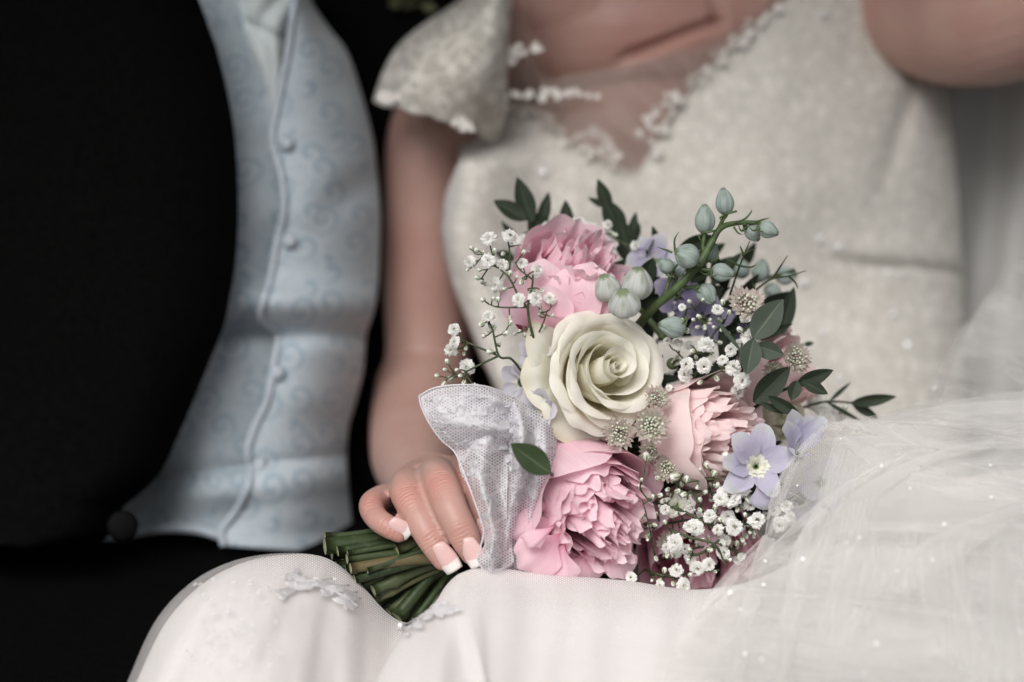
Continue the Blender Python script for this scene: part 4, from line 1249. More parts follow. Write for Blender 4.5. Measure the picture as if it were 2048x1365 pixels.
# --- delphinium spike and buds
def bud_mesh(name, lobes=5, fat=1.0, openv=0.0):
    nv, nu = 14, 30
    v, u_, v_ = [], [], []
    for j in range(nv):
        t = j / (nv - 1)
        pr = fat * 0.5 * (math.sin(math.pi * (0.06 + 0.90 * t) ** 0.85)) ** 0.75
        for i in range(nu):
            a = 2 * math.pi * i / nu
            lob = abs(math.sin(a * lobes / 2)) ** 0.5
            r = pr * (0.86 + 0.16 * lob) + openv * 0.10 * t ** 3
            zz = t + 0.05 * lob * t ** 4 - 0.05 * (1 - lob) * t ** 6
            tw = 0.35 * t
            v.append((r * math.cos(a + tw), r * math.sin(a + tw), zz - 0.02))
            u_.append(i / nu)
            v_.append(t)
    f = grid_faces(nu, nv, 0, True)
    f.append(tuple((nv - 1) * nu + i for i in range(nu)))
    return mesh(name, v, f, attrs={'u': u_, 'v': v_})
BUD = bud_mesh('delphinium_bud', 5, 0.74)
BUDF = bud_mesh('pale_bud', 5, 1.02, 0.7)
BUD.materials.append(M['bud'])
BUDF.materials.append(M['budwhite'])

def bud(parent, px, py, d, L, W_, ang, tow=0.2, pale=False, name='bud'):
    """px,py centre; ang picture direction of the tip in degrees"""
    ca, sa = math.cos(R3(ang)), math.sin(R3(ang))
    ax = (ca, sa, tow)
    n_ = math.sqrt(1 + tow * tow)
    m = frame(px - ca / n_ * L / 2, py + sa / n_ * L / 2, d, ax, rng.uniform(0, 6))
    m = m @ Matrix.Diagonal((W_ * K / (1.0 if pale else 0.74) , W_ * K / (1.0 if pale else 0.74), L * K, 1))
    return obj(name, BUDF if pale else BUD, None, parent, m)

def polytube(pts, r, n=40, ns=8):
    q = cr(np.asarray(pts, float), n)
    return tube_arrays(P(q[:, 0], q[:, 1], q[:, 2]), np.interp(np.linspace(0, 1, n), np.linspace(0, 1, len(r)), r), ns)

mb = MB()
spk = [(1270, 660, 0.03), (1305, 618, 0.008), (1350, 580, 0.0), (1395, 532, -0.002), (1420, 492, 0.0), (1440, 458, 0.002), (1470, 447, 0.004), (1512, 446, 0.004), (1528, 452, 0.004)]
mb.add(*polytube(spk, [0.0023, 0.0021, 0.0018, 0.0012, 0.0009], 60, 10))
BUDS = [(1449, 403, 0.004, 52, 38, 98, 0.1, (1436, 462)), (1409, 438, 0.0, 56, 42, 92, 0.15, (1408, 506)), (1372, 512, -0.012, 50, 50, 160, 0.45, (1398, 530)), (1537, 461, 0.0, 40, 35, -22, 0.3, (1520, 450)),
        (1506, 468, 0.006, 36, 31, -50, 0.1, (1490, 448)), (1446, 546, 0.0, 46, 37, -12, 0.2, (1395, 532)), (1414, 590, 0.002, 44, 41, -55, 0.3, (1360, 572)), (1331, 531, 0.010, 36, 32, 140, 0.2, (1330, 600)),
        (1357, 536, 0.014, 34, 32, 80, 0.1, (1345, 585)), (1424, 505, 0.012, 38, 28, 70, 0.1, (1412, 508)), (1343, 654, -0.006, 56, 44, 172, 0.35, (1370, 660))]
for x, y, d, L, W_, ang, tow, st in BUDS:
    ca, sa = math.cos(R3(ang)), math.sin(R3(ang))
    n_ = math.sqrt(1 + tow * tow)
    bx, by = x - ca / n_ * L / 2, y + sa / n_ * L / 2
    mb.add(*polytube([(st[0], st[1], d * 0.5), ((st[0] + bx) / 2 - 3, (st[1] + by) / 2 + 3, d), (bx, by, d)], [0.0011, 0.0009, 0.0012], 14, 6))
    # spur and thread-like bracts
    mb.add(*polytube([(bx, by, d - 0.003), (bx + 0.35 * L * sa + 2, by + 0.35 * L * ca - 3, d - 0.004), (bx + 0.3 * L * ca + 0.55 * L * sa * 0.4, by - 0.2 * L * sa + 6, d - 0.006)], [0.0006, 0.0005, 0.0001], 12, 5))
    mb.add(*polytube([(bx, by, d), (bx - 12, by + 8, d - 0.003), (bx - 20 * ca - 6, by + 16 * sa + 4, d - 0.004)], [0.0006, 0.0005, 0.0001], 10, 5))
for p in ([(1470, 447, 0.0), (1490, 438, -0.002), (1502, 425, -0.002), (1503, 420, -0.002)], [(1510, 445, 0.0), (1525, 440, -0.002), (1540, 436, -0.002)], [(1468, 455, 0.0), (1476, 466, -0.002), (1486, 470, -0.002)], [(1420, 525, 0), (1435, 518, -0.003), (1437, 505, -0.003)],
          [(1350, 505, -0.01), (1349, 480, -0.01), (1358, 464, -0.01)], [(1345, 506, 0.0), (1330, 500, 0.0), (1313, 494, 0.0)]):
    mb.add(*polytube(p, [0.0006, 0.0005, 0.0001], 12, 5))
spike = obj('delphinium_spike', mb.mesh('delphinium_spike'), simple_mat('spike_green', (0.10, 0.15, 0.06, 1), 0.45, 0.0, 0.25, 200, 0.2), bouquet)
for b in BUDS:
    bud(spike, *b[:7])
mb = MB()
mb.add(*polytube([(1330, 680, 0.03), (1290, 630, 0.03), (1260, 600, 0.02)], [0.0018, 0.0012], 14, 8))
wsp = obj('delphinium_spike', mb.mesh('delphinium_stub'), M['stem_pale'], bouquet)
for b in ((1214, 576, 0.004, 54, 54, 108, 0.5), (1274, 568, -0.004, 62, 62, 88, 0.35), (1248, 607, -0.014, 56, 64, 102, 0.8)):
    bud(wsp, *b, pale=True)
mb = MB()
mb.add(*polytube([(1440, 620, 0.06), (1500, 570, 0.07), (1590, 540, 0.07)], [0.0014, 0.0008], 20, 6))
bsp = obj('delphinium_spike', mb.mesh('delphinium_back'), M['stem'], bouquet)
for b in ((1478, 534, 0.075, 48, 42, 120, 0.2), (1522, 540, 0.07, 46, 40, 80, 0.2), (1574, 552, 0.075, 44, 40, 10, 0.2), (1548, 585, 0.075, 40, 36, -30, 0.2)):
    bud(bsp, *b)
# thread-like love-in-a-mist foliage
mb = MB()
for p in ([(1460, 590, 0.02), (1475, 545, 0.012), (1490, 505, 0.01), (1500, 482, 0.01)], [(1478, 532, 0.01), (1500, 535, 0.008), (1512, 530, 0.008)], [(1484, 512, 0.01), (1500, 502, 0.01), (1512, 498, 0.01)], [(1486, 508, 0.01), (1480, 492, 0.01)], [(1478, 532, 0.01), (1460, 522, 0.01), (1450, 518, 0.01)],
          [(1500, 590, 0.03), (1540, 560, 0.025), (1580, 552, 0.02), (1612, 542, 0.02)], [(1545, 558, 0.025), (1560, 535, 0.02), (1575, 512, 0.02)], [(1576, 552, 0.02), (1590, 565, 0.02), (1596, 578, 0.02)], [(1510, 580, 0.03), (1505, 565, 0.03)]):
    mb.add(*polytube(p, [0.0006, 0.0005, 0.0002], 14, 5))
obj('nigella_sprig', mb.mesh('nigella_sprig'), M['stem'], bouquet)

# --- astrantia: pincushion heads over a ruff of pointed bracts
def astrantia(px, py, d, rpx, axis, seed, tone=0):
    m = frame(px, py, d, axis, seed * 0.7)
    s = rpx * K
    R = random.Random(seed)
    nb = 20
    V, F, UU, VV, nn = [], [], [], [], 0
    for ring in (0, 1):
        for k in range(nb):
            vs, u, v, nu, nv = petal(L=s * R.uniform(0.8, 0.98) * (1 - 0.1 * ring), Wd=s * 0.36, a=(25 + 20 * ring, 20 + 20 * ring + R.uniform(-8, 8), 15), az=2 * math.pi * (k + 0.5 * ring) / nb + R.uniform(-0.08, 0.08), rho0=s * 0.05, tip=0.5, tipp=1.3, seed=seed * 100 + k, nu=5, nv=6, base=0.35, rmin=s * 0.1, ruffle=s * 0.02)
            F += [tuple(i + nn for i in q) for q in grid_faces(nu, nv)]
            V.append(vs); UU.append(u); VV.append(v); nn += len(vs)
    ao = obj('astrantia', mesh('astrantia', np.vstack(V), F, attrs={'u': np.concatenate(UU), 'v': np.concatenate(VV)}), M['bract'], bouquet, m)
    fm = MB()
    for k in range(75):
        f = (k + 0.5) / 75
        th = math.acos(1 - f * 0.92)
        ph = k * 2.39996
        rr = s * R.uniform(0.42, 0.66)
        e = np.array([math.sin(th) * math.cos(ph), math.sin(th) * math.sin(ph), math.cos(th) * 0.9 + 0.08])
        p0, p1 = e * s * 0.08, e * rr
        fm.add(*tube_arrays(np.array([p0, (p0 + p1) / 2 + nrs.randn(3) * s * 0.01, p1]), [s * 0.012, s * 0.011, s * 0.010], 4), 0.2)
        # bead on the tip
        b = s * R.uniform(0.055, 0.085)
        ic = [(0, 0, 1), (0.89, 0, 0.45), (0.28, 0.85, 0.45), (-0.72, 0.53, 0.45), (-0.72, -0.53, 0.45), (0.28, -0.85, 0.45), (0.72, 0.53, -0.45), (-0.28, 0.85, -0.45), (-0.89, 0, -0.45), (-0.28, -0.85, -0.45), (0.72, -0.53, -0.45), (0, 0, -1)]
        fi = [(0, 1, 2), (0, 2, 3), (0, 3, 4), (0, 4, 5), (0, 5, 1), (1, 6, 2), (2, 7, 3), (3, 8, 4), (4, 9, 5), (5, 10, 1), (6, 7, 2), (7, 8, 3), (8, 9, 4), (9, 10, 5), (10, 6, 1), (11, 7, 6), (11, 8, 7), (11, 9, 8), (11, 10, 9), (11, 6, 10)]
        fm.add(np.array(ic) * b + p1, fi, R.uniform(0.5, 1.0))
    o = obj('stamens', fm.mesh('stamens'), M['stamen'], ao, m)
    o['kind'] = 'stuff'
    return ao
mm_ = N('stamen')
M['stamen'] = mm_.done(mm_.bsdf(mm_.ramp(mm_.attr('v'), [(0.2, srgb(196, 190, 172)), (0.5, srgb(176, 150, 150)), (0.7, srgb(190, 196, 172)), (1.0, srgb(228, 228, 212))]), 0.6))
for a in ((1312, 800, -0.014, 34, (0.3, 0.5, 0.8), 1), (1240, 866, -0.014, 40, (-0.2, -0.2, 0.9), 2), (1300, 852, -0.022, 46, (0.1, 0.0, 1), 3), (1490, 612, 0.004, 46, (0.2, 0.45, 0.85), 4), (1333, 938, -0.004, 36, (0.1, 0.2, 0.95), 5),
          (1588, 718, 0.006, 40, (0.5, 0.2, 0.8), 6), (1222, 848, -0.004, 26, (-0.4, 0.2, 0.8), 7), (1548, 742, 0.012, 28, (0.0, -0.1, 0.95), 8), (1300, 905, 0.000, 30, (0.1, 0.2, 0.9), 9), (1340, 1090, 0.016, 34, (0, 0.2, 0.9), 10), (1440, 1085, 0.018, 32, (0.3, -0.3, 0.8), 11)):
    astrantia(*a)

# --- leaves
def leaf_mesh(name, seed=0):
    nu, nv = 9, 14
    R = random.Random(seed)
    v, u_, v_ = [], [], []
    b1, b2 = R.uniform(-0.15, 0.15), R.uniform(-0.1, 0.25)
    for j in range(nv):
        t = j / (nv - 1)
        hw = 0.5 * (math.sin(math.pi * min(1, 0.02 + 0.98 * t) ** 0.85)) ** 0.85
        for i in range(nu):
            s = -1 + 2 * i / (nu - 1)
            v.append((s * hw, t, 0.28 * abs(s) * hw + 0.22 * b2 * t * t * 3 - 0.05 * math.sin(9 * t) * abs(s) * hw + b1 * s * hw * t))
            u_.append(s)
            v_.append(t)
    return mesh(name, v, grid_faces(nu, nv), attrs={'u': u_, 'v': v_})
LEAVES = {k: [leaf_mesh('leaf', i) for i in range(4)] for k in ('leaf', 'leaf_dark', 'leaf_peony', 'leaf_olive')}
for k, l in LEAVES.items():
    for q in l:
        q.materials.append(M[k])
def leaf(parent, b, t, wpx, d, kind='leaf_dark', dt=0.0, twist=0.0, name='leaf'):
    p0, p1 = P(b[0], b[1], d), P(t[0], t[1], d + dt)
    y = Vector(p1 - p0)
    L = y.length
    y.normalize()
    z = Vector(TOW) - y * Vector(TOW).dot(y)
    z.normalize()
    x = y.cross(z)
    m = Matrix((x, y, z)).transposed().to_4x4()
    m.translation = Vector(p0)
    m = m @ Matrix.Rotation(twist, 4, 'Y') @ Matrix.Diagonal((wpx * sc(d), L, wpx * sc(d), 1))
    return obj(name, rng.choice(LEAVES[kind]), None, parent, m)
def sprig(stems, leaves, mat='stem_dark', kind='leaf_dark', name='leaf_sprig'):
    mbx = MB()
    for p, r in stems:
        mbx.add(*polytube(p, r, 20, 6))
    o = obj(name, mbx.mesh(name), M[mat], bouquet)
    for l in leaves:
        leaf(o, *l[:4], **(l[4] if len(l) > 4 else {'kind': kind}))
    return o
dk = lambda **k: dict(kind='leaf_dark', **k)
eu = lambda **k: dict(kind='leaf', **k)
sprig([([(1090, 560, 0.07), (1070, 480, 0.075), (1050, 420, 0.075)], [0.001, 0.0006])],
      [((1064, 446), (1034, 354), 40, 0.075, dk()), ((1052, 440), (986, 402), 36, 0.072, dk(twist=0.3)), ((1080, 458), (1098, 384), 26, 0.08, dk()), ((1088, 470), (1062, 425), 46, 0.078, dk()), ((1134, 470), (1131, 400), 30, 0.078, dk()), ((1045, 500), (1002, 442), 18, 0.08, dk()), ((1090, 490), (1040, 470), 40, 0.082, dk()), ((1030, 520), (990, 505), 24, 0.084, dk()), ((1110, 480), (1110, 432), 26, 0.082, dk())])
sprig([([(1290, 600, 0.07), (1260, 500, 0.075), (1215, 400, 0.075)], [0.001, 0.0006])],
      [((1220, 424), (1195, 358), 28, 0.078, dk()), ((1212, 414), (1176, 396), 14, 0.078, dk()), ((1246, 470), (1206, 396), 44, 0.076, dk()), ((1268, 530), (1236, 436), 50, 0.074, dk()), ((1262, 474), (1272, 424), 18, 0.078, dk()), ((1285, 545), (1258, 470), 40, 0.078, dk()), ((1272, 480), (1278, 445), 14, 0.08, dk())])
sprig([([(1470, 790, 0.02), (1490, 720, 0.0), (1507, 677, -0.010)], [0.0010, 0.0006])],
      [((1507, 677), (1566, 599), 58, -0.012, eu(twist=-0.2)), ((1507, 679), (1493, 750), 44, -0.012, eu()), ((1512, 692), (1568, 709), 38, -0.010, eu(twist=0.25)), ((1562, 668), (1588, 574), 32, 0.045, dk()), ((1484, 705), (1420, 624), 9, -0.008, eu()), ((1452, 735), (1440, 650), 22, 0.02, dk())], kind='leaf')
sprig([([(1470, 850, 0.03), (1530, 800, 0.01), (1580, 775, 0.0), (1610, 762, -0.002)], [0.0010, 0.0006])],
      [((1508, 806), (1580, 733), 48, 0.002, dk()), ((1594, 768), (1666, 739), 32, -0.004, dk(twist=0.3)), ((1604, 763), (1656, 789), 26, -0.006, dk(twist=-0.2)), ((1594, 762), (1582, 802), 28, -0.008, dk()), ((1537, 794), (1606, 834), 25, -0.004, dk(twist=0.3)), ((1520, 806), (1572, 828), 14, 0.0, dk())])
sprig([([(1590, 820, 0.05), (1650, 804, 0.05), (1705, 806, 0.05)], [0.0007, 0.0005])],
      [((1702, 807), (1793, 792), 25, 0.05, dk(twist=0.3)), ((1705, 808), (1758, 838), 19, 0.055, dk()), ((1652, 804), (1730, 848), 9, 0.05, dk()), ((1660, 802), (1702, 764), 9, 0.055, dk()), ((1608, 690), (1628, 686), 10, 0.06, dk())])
sprig([([(1130, 960, 0.03), (1108, 952, -0.01), (1098, 944, -0.049)], [0.001, 0.0008])], [((1100, 946), (1020, 889), 54, -0.050, dict(kind='leaf_peony', twist=0.25))])
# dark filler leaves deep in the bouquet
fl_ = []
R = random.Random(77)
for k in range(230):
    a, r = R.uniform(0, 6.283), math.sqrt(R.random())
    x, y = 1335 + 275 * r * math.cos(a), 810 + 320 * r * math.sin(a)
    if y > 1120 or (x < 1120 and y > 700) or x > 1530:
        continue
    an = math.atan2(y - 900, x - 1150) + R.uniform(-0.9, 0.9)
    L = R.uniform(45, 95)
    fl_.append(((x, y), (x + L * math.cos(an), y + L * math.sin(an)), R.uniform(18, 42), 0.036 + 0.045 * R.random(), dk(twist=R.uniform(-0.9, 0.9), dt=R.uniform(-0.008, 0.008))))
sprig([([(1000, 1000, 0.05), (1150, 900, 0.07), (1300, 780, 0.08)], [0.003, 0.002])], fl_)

# --- baby's breath
def gyp_mesh(seed):
    """ragged little pompom: frilled petals overlapping like a tiny carnation"""
    R = random.Random(seed)
    V, F, UU, VV, nn = [], [], [], [], 0
    n = 36
    for k in range(n):
        f = (k + 0.5) / n
        th = math.acos(1 - f * 1.15)
        ph = k * 2.39996 + R.uniform(-0.25, 0.25)
        e = np.array([math.sin(th) * math.cos(ph), math.sin(th) * math.sin(ph), math.cos(th)])
        out = np.array([math.cos(th) * math.cos(ph), math.cos(th) * math.sin(ph), -math.sin(th)])
        side = np.cross(e, out)
        tw = R.uniform(-0.5, 0.5)
        side = side * math.cos(tw) + e * math.sin(tw) * 0.5
        wd = R.uniform(0.26, 0.38)
        L = R.uniform(0.85, 1.05)
        rows = []
        for j, t in enumerate((0.0, 0.4, 0.75, 1.0)):
            for i, s_ in enumerate((-1, -0.5, 0, 0.5, 1)):
                tt = t - (0.16 * (i % 2) + 0.10 * s_ * s_) * (j == 3)
                base = e * (0.30 + 0.52 * tt) * L + out * (0.02 + 0.42 * tt) * L * min(1.0, 0.1 + 1.6 * f)
                rows.append(base + side * s_ * wd * (0.35 + 0.65 * t) + e * (0.07 * math.sin(5 * s_ + k) * t - 0.10 * s_ * s_ * t))
                UU.append(s_); VV.append(0.15 + 0.85 * t)
        V.append(np.array(rows))
        F += [tuple(q + nn for q in w_) for w_ in grid_faces(5, 4)]
        nn += 20
    return mesh('blossom', np.vstack(V), F, attrs={'u': UU, 'v': VV})
GYP = [gyp_mesh(i) for i in range(7)]
for g in GYP:
    g.materials.append(M['gyp'])
def gbud_mesh():
    nv, nu = 8, 15
    v, u_, v_ = [], [], []
    for j in range(nv):
        t = j / (nv - 1)
        pr = 0.95 * math.sin(math.pi * (0.10 + 0.80 * t)) ** 0.8
        for i in range(nu):
            a = 2 * math.pi * i / nu
            r = pr * (0.92 + 0.12 * math.cos(5 * a))
            v.append((r * math.cos(a), r * math.sin(a), (t - 0.5) * 2.1))
            u_.append(i / nu)
            v_.append(t)
    f = grid_faces(nu, nv, 0, True) + [tuple((nv - 1) * nu + i for i in range(nu))]
    return mesh('bud', v, f, attrs={'u': u_, 'v': v_})
GBUD = gbud_mesh()
GBUD.materials.append(M['gbud'])
def gyps(mains, blossoms, buds, seed, d0=0.0, dj=0.006):
    R = random.Random(seed)
    mbx = MB()
    nodes = []
    for p, r0 in mains:
        q = cr(np.asarray(p, float), 10 * len(p))
        mbx.add(*tube_arrays(P(q[:, 0], q[:, 1], q[:, 2]), np.linspace(r0, r0 * 0.55, len(q)), 6))
        nodes += [tuple(x) for x in q[::3]]
    items = [(x, y, r, (e[0] if e else d0 + R.uniform(-dj, dj)), True) for x, y, r, *e in blossoms] + [(x, y, r, (e[0] if e else d0 + R.uniform(-dj, dj)), False) for x, y, r, *e in buds]
    nn = np.array(nodes)
    items.sort(key=lambda i: np.min(np.hypot(nn[:, 0] - i[0], nn[:, 1] - i[1])))
    place = []
    for x, y, r, d, bl in items:
        nn = np.array(nodes)
        dd = np.hypot(nn[:, 0] - x, nn[:, 1] - y) + 900 * np.abs(nn[:, 2] - d)
        dd[np.hypot(nn[:, 0] - x, nn[:, 1] - y) < r * 1.2] += 40
        j = int(np.argmin(dd))
        bx, by, bd = nodes[j]
        mx, my, md = (bx + x) / 2 + R.uniform(-5, 5), (by + y) / 2 + R.uniform(-5, 5) + 2, (bd + d) / 2
        L = math.hypot(x - bx, y - by)
        mbx.add(*polytube([(bx, by, bd), (mx, my, md), (x, y, d + 0.001)], [0.00042, 0.00034, 0.00028], 9, 5))
        if L > 22:
            nodes.append((mx, my, md))
        dx, dy = (x - mx) / (L + 1), -(y - my) / (L + 1)
        place.append((x, y, d, r, bl, dx, dy))
    go = obj('gypsophila_sprig', mbx.mesh('gypsophila_sprig'), M['twig'], bouquet)
    for x, y, d, r, bl, dx, dy in place:
        if bl:
            m = frame(x, y, d, (dx * 1.2 + R.uniform(-0.3, 0.3), dy * 1.2 + R.uniform(-0.2, 0.4), 0.75), R.uniform(0, 6)) @ Matrix.Diagonal((r * K * 1.14 * R.uniform(0.88, 1.1), r * K * 1.14 * R.uniform(0.88, 1.1), r * K * 1.14 * R.uniform(0.75, 1.1), 1))
            obj('blossom', R.choice(GYP), None, go, m)
        else:
            m = frame(x, y, d, (dx * 2 + R.uniform(-0.2, 0.2), dy * 2 + R.uniform(-0.2, 0.2), 0.5), R.uniform(0, 6)) @ Matrix.Diagonal((r * K, r * K, r * K, 1))
            obj('bud', GBUD, None, go, m)
    return go
# left spray
gyps([([(1085, 720, 0.02), (1068, 680, 0.0), (1056, 620, -0.006), (1064, 575, -0.008), (1066, 550, -0.008)], 0.0008),
      ([(1056, 618, -0.006), (1036, 590, -0.006), (1018, 556, -0.006), (995, 535, -0.004), (975, 520, -0.002)], 0.0006),
      ([(1018, 556, -0.006), (1020, 520, 0.0), (1018, 490, 0.004)], 0.0006),
      ([(1060, 700, 0.01), (1085, 650, -0.004), (1095, 620, -0.008)], 0.0005),
      ([(1045, 745, 0.01), (1022, 718, 0.0), (998, 712, -0.002), (985, 660, -0.002), (975, 640, 0.0)], 0.0007),
      ([(998, 712, -0.002), (945, 690, 0.0), (915, 675, 0.0)], 0.0006),
      ([(998, 712, -0.002), (955, 732, -0.004), (930, 745, -0.004)], 0.0006),
      ([(1055, 615, -0.006), (1000, 615, -0.004), (975, 608, -0.004)], 0.0005),
      ([(1066, 560, -0.008), (1040, 540, -0.008), (1030, 525, -0.006)], 0.0005)],
     [(978, 477, 17), (1020, 472, 18), (1046, 490, 20, 0.035), (940, 524, 14), (976, 522, 17), (1004, 530, 15), (1043, 527, 15), (1074, 543, 16), (991, 570, 18), (1037, 600, 17), (1071, 598, 15), (1100, 597, 16), (977, 632, 14), (981, 657, 12, 0.02), (908, 659, 13), (909, 684, 14), (902, 700, 15), (934, 734, 18), (951, 776, 10)],
     [(943, 497, 5), (954, 501, 5.5), (989, 502, 5.5), (955, 556, 5.5), (963, 561, 6), (971, 568, 5), (1020, 547, 6), (1033, 555, 4), (1049, 556, 4.5), (1042, 565, 6), (1010, 578, 5), (1058, 585, 4), (1070, 584, 6), (1084, 582, 5), (966, 600, 6), (996, 600, 6), (986, 598, 4.5), (1020, 636, 5), (1021, 646, 5.5), (1080, 616, 5), (1083, 624, 5), (1079, 630, 4), (1104, 631, 4.5), (1086, 654, 6.5), (1052, 670, 6), (1011, 667, 6.5),
      (963, 649, 6.5), (990, 653, 4), (968, 672, 5.5), (998, 688, 5), (980, 704, 7), (931, 697, 6), (928, 708, 4), (894, 724, 6), (890, 740, 4.5), (874, 752, 5), (901, 758, 7), (914, 740, 4.5), (888, 769, 6.5), (928, 766, 5.5), (921, 752, 5), (1030, 668, 4), (1040, 662, 3.5), (960, 540, 5), (967, 505, 4), (935, 540, 4), (1006, 508, 5), (1047, 505, 6)], 1, -0.004)
# sprays behind the upper peony
gyps([([(1200, 560, 0.06), (1190, 500, 0.06), (1195, 470, 0.06)], 0.0006), ([(1110, 520, 0.06), (1110, 470, 0.06)], 0.0006)],
     [(1095, 458, 18), (1135, 456, 18), (1165, 458, 16), (1182, 462, 22), (1208, 470, 22), (1222, 488, 18), (1215, 450, 12), (1270, 492, 12), (1276, 510, 12), (1160, 445, 12), (1045, 480, 16)], [(1150, 440, 5), (1230, 470, 6), (1060, 470, 6)], 2, 0.056, 0.005)
# spray right of the rose
gyps([([(1330, 860, 0.03), (1370, 790, 0.014), (1400, 730, 0.008), (1420, 680, 0.006), (1450, 640, 0.006)], 0.0008), ([(1400, 735, 0.008), (1370, 720, 0.006), (1350, 700, 0.006)], 0.0006), ([(1410, 760, 0.01), (1450, 735, 0.0), (1475, 720, 0.0), (1490, 660, 0.002)], 0.0007), ([(1420, 690, 0.006), (1405, 640, 0.006), (1390, 620, 0.006)], 0.0005)],
     [(1435, 619, 13), (1492, 634, 16), (1412, 690, 19), (1357, 690, 14), (1335, 683, 10), (1408, 733, 19), (1374, 729, 16), (1370, 750, 18), (1467, 735, 18), (1483, 762, 18), (1476, 785, 16), (1462, 700, 15), (1478, 690, 15, 0.01), (1500, 678, 20, 0.0), (1512, 690, 14), (1364, 615, 9), (1338, 776, 9), (1445, 720, 12), (1380, 690, 12, 0.012)],
     [(1375, 662, 6), (1398, 634, 6), (1379, 604, 5), (1410, 655, 6), (1395, 655, 5), (1365, 640, 4), (1440, 640, 6), (1428, 655, 4.5), (1445, 605, 6), (1458, 625, 5), (1442, 730, 6), (1385, 703, 6), (1425, 710, 6), (1392, 715, 5), (1433, 757, 7), (1440, 685, 5), (1455, 668, 6), (1420, 640, 4), (1442, 660, 4), (1352, 905, 7), (1350, 660, 4.5), (1387, 640, 4.5), (1405, 600, 4), (1480, 660, 7), (1500, 660, 7), (1400, 765, 6)], 3, 0.000, 0.006)
# lower spray
gyps([([(1300, 1000, 0.02), (1360, 1020, 0.0), (1420, 1050, -0.006), (1480, 1060, -0.006)], 0.0009), ([(1330, 1090, 0.01), (1390, 1110, -0.004), (1440, 1080, -0.008), (1480, 1050, -0.006)], 0.0009), ([(1290, 1140, 0.01), (1320, 1150, -0.006), (1370, 1160, -0.006)], 0.0007),
      ([(1340, 1000, 0.0), (1365, 950, -0.008), (1380, 930, -0.010)], 0.0006), ([(1365, 965, -0.008), (1410, 960, -0.010), (1460, 955, -0.010)], 0.0006), ([(1400, 1040, 0.0), (1450, 1000, -0.008), (1500, 990, -0.008)], 0.0007), ([(1420, 1060, 0.0), (1400, 1010, -0.006), (1380, 980, -0.008)], 0.0007), ([(1310, 1110, 0.0), (1300, 1060, -0.01), (1285, 1000, -0.014)], 0.0005),
      ([(1480, 1050, 0.0), (1540, 1040, 0.0), (1570, 1020, 0.0)], 0.0006), ([(1340, 1060, -0.004), (1380, 1075, -0.008), (1430, 1090, -0.010), (1450, 1130, -0.008)], 0.0008)],
     [(1459, 992, 25), (1441, 998, 18), (1487, 978, 18), (1514, 1041, 18), (1468, 1054, 20), (1419, 1032, 15), (1390, 1056, 19), (1378, 1054, 13), (1455, 1034, 16), (1350, 1086, 20), (1353, 1141, 17), (1394, 1136, 18), (1417, 1130, 16), (1367, 1170, 16), (1262, 1156, 14), (1447, 1106, 16), (1573, 1013, 15), (1560, 1050, 18), (1450, 1080, 14), (1320, 1170, 10), (1436, 1060, 13), (1580, 1035, 13), (1500, 1010, 13), (1330, 1020, 12)],
     [(1355, 911, 11), (1292, 913, 9), (1415, 931, 9), (1452, 915, 11), (1429, 946, 8), (1466, 956, 6.5), (1350, 954, 10), (1373, 959, 7), (1317, 957, 7), (1433, 970, 8), (1320, 991, 6), (1305, 994, 5), (1355, 983, 6.5), (1368, 990, 7), (1279, 974, 6), (1286, 1033, 7), (1329, 1141, 6), (1319, 1163, 7), (1304, 1161, 4), (1346, 1168, 5), (1380, 1150, 5), (1420, 1100, 6), (1405, 1080, 5), (1335, 1112, 5), (1312, 1118, 5), (1400, 1020, 5), (1430, 1015, 6), (1475, 1020, 6), (1490, 1030, 5), (1495, 1000, 6), (1410, 985, 6), (1395, 975, 5), (1400, 1000, 5),
      (1440, 1040, 5), (1330, 1045, 5), (1310, 1050, 5), (1295, 1080, 4), (1380, 1100, 5), (1460, 1120, 5), (1485, 1080, 6), (1500, 1065, 5), (1377, 1120, 4), (1283, 960, 4), (1400, 940, 4)], 4, -0.012, 0.006)
RG = random.Random(55)
def scatter(n, cx, cy, rx, ry, r0, r1):
    o = []
    for _ in range(n):
        a, q = RG.uniform(0, 6.283), math.sqrt(RG.random())
        o.append((cx + rx * q * math.cos(a), cy + ry * q * math.sin(a), RG.uniform(r0, r1)))
    return o
gyps([([(1320, 1050, 0.02), (1380, 1040, 0.004), (1440, 1030, 0.0)], 0.0007), ([(1330, 1120, 0.02), (1400, 1095, 0.004), (1470, 1100, 0.0)], 0.0007), ([(1360, 980, 0.01), (1420, 985, 0.0), (1470, 1000, 0.0)], 0.0006), ([(1500, 1040, 0.006), (1560, 1010, 0.0), (1600, 985, 0.0)], 0.0006), ([(1300, 1150, 0.01), (1360, 1150, 0.0), (1440, 1140, 0.0)], 0.0006)],
     scatter(16, 1400, 1070, 100, 85, 9, 15) + scatter(6, 1560, 1030, 40, 40, 9, 14), scatter(60, 1395, 1060, 115, 95, 3.5, 6.5) + scatter(14, 1380, 950, 60, 45, 4, 6), 8, 0.004, 0.008)
gyps([([(1560, 850, 0.06), (1620, 810, 0.06), (1660, 825, 0.06)], 0.0006)], [(1630, 800, 20), (1620, 785, 16), (1650, 826, 19), (1682, 832, 17), (1640, 812, 17), (1665, 815, 14)], [(1690, 815, 6)], 5, 0.055, 0.004)

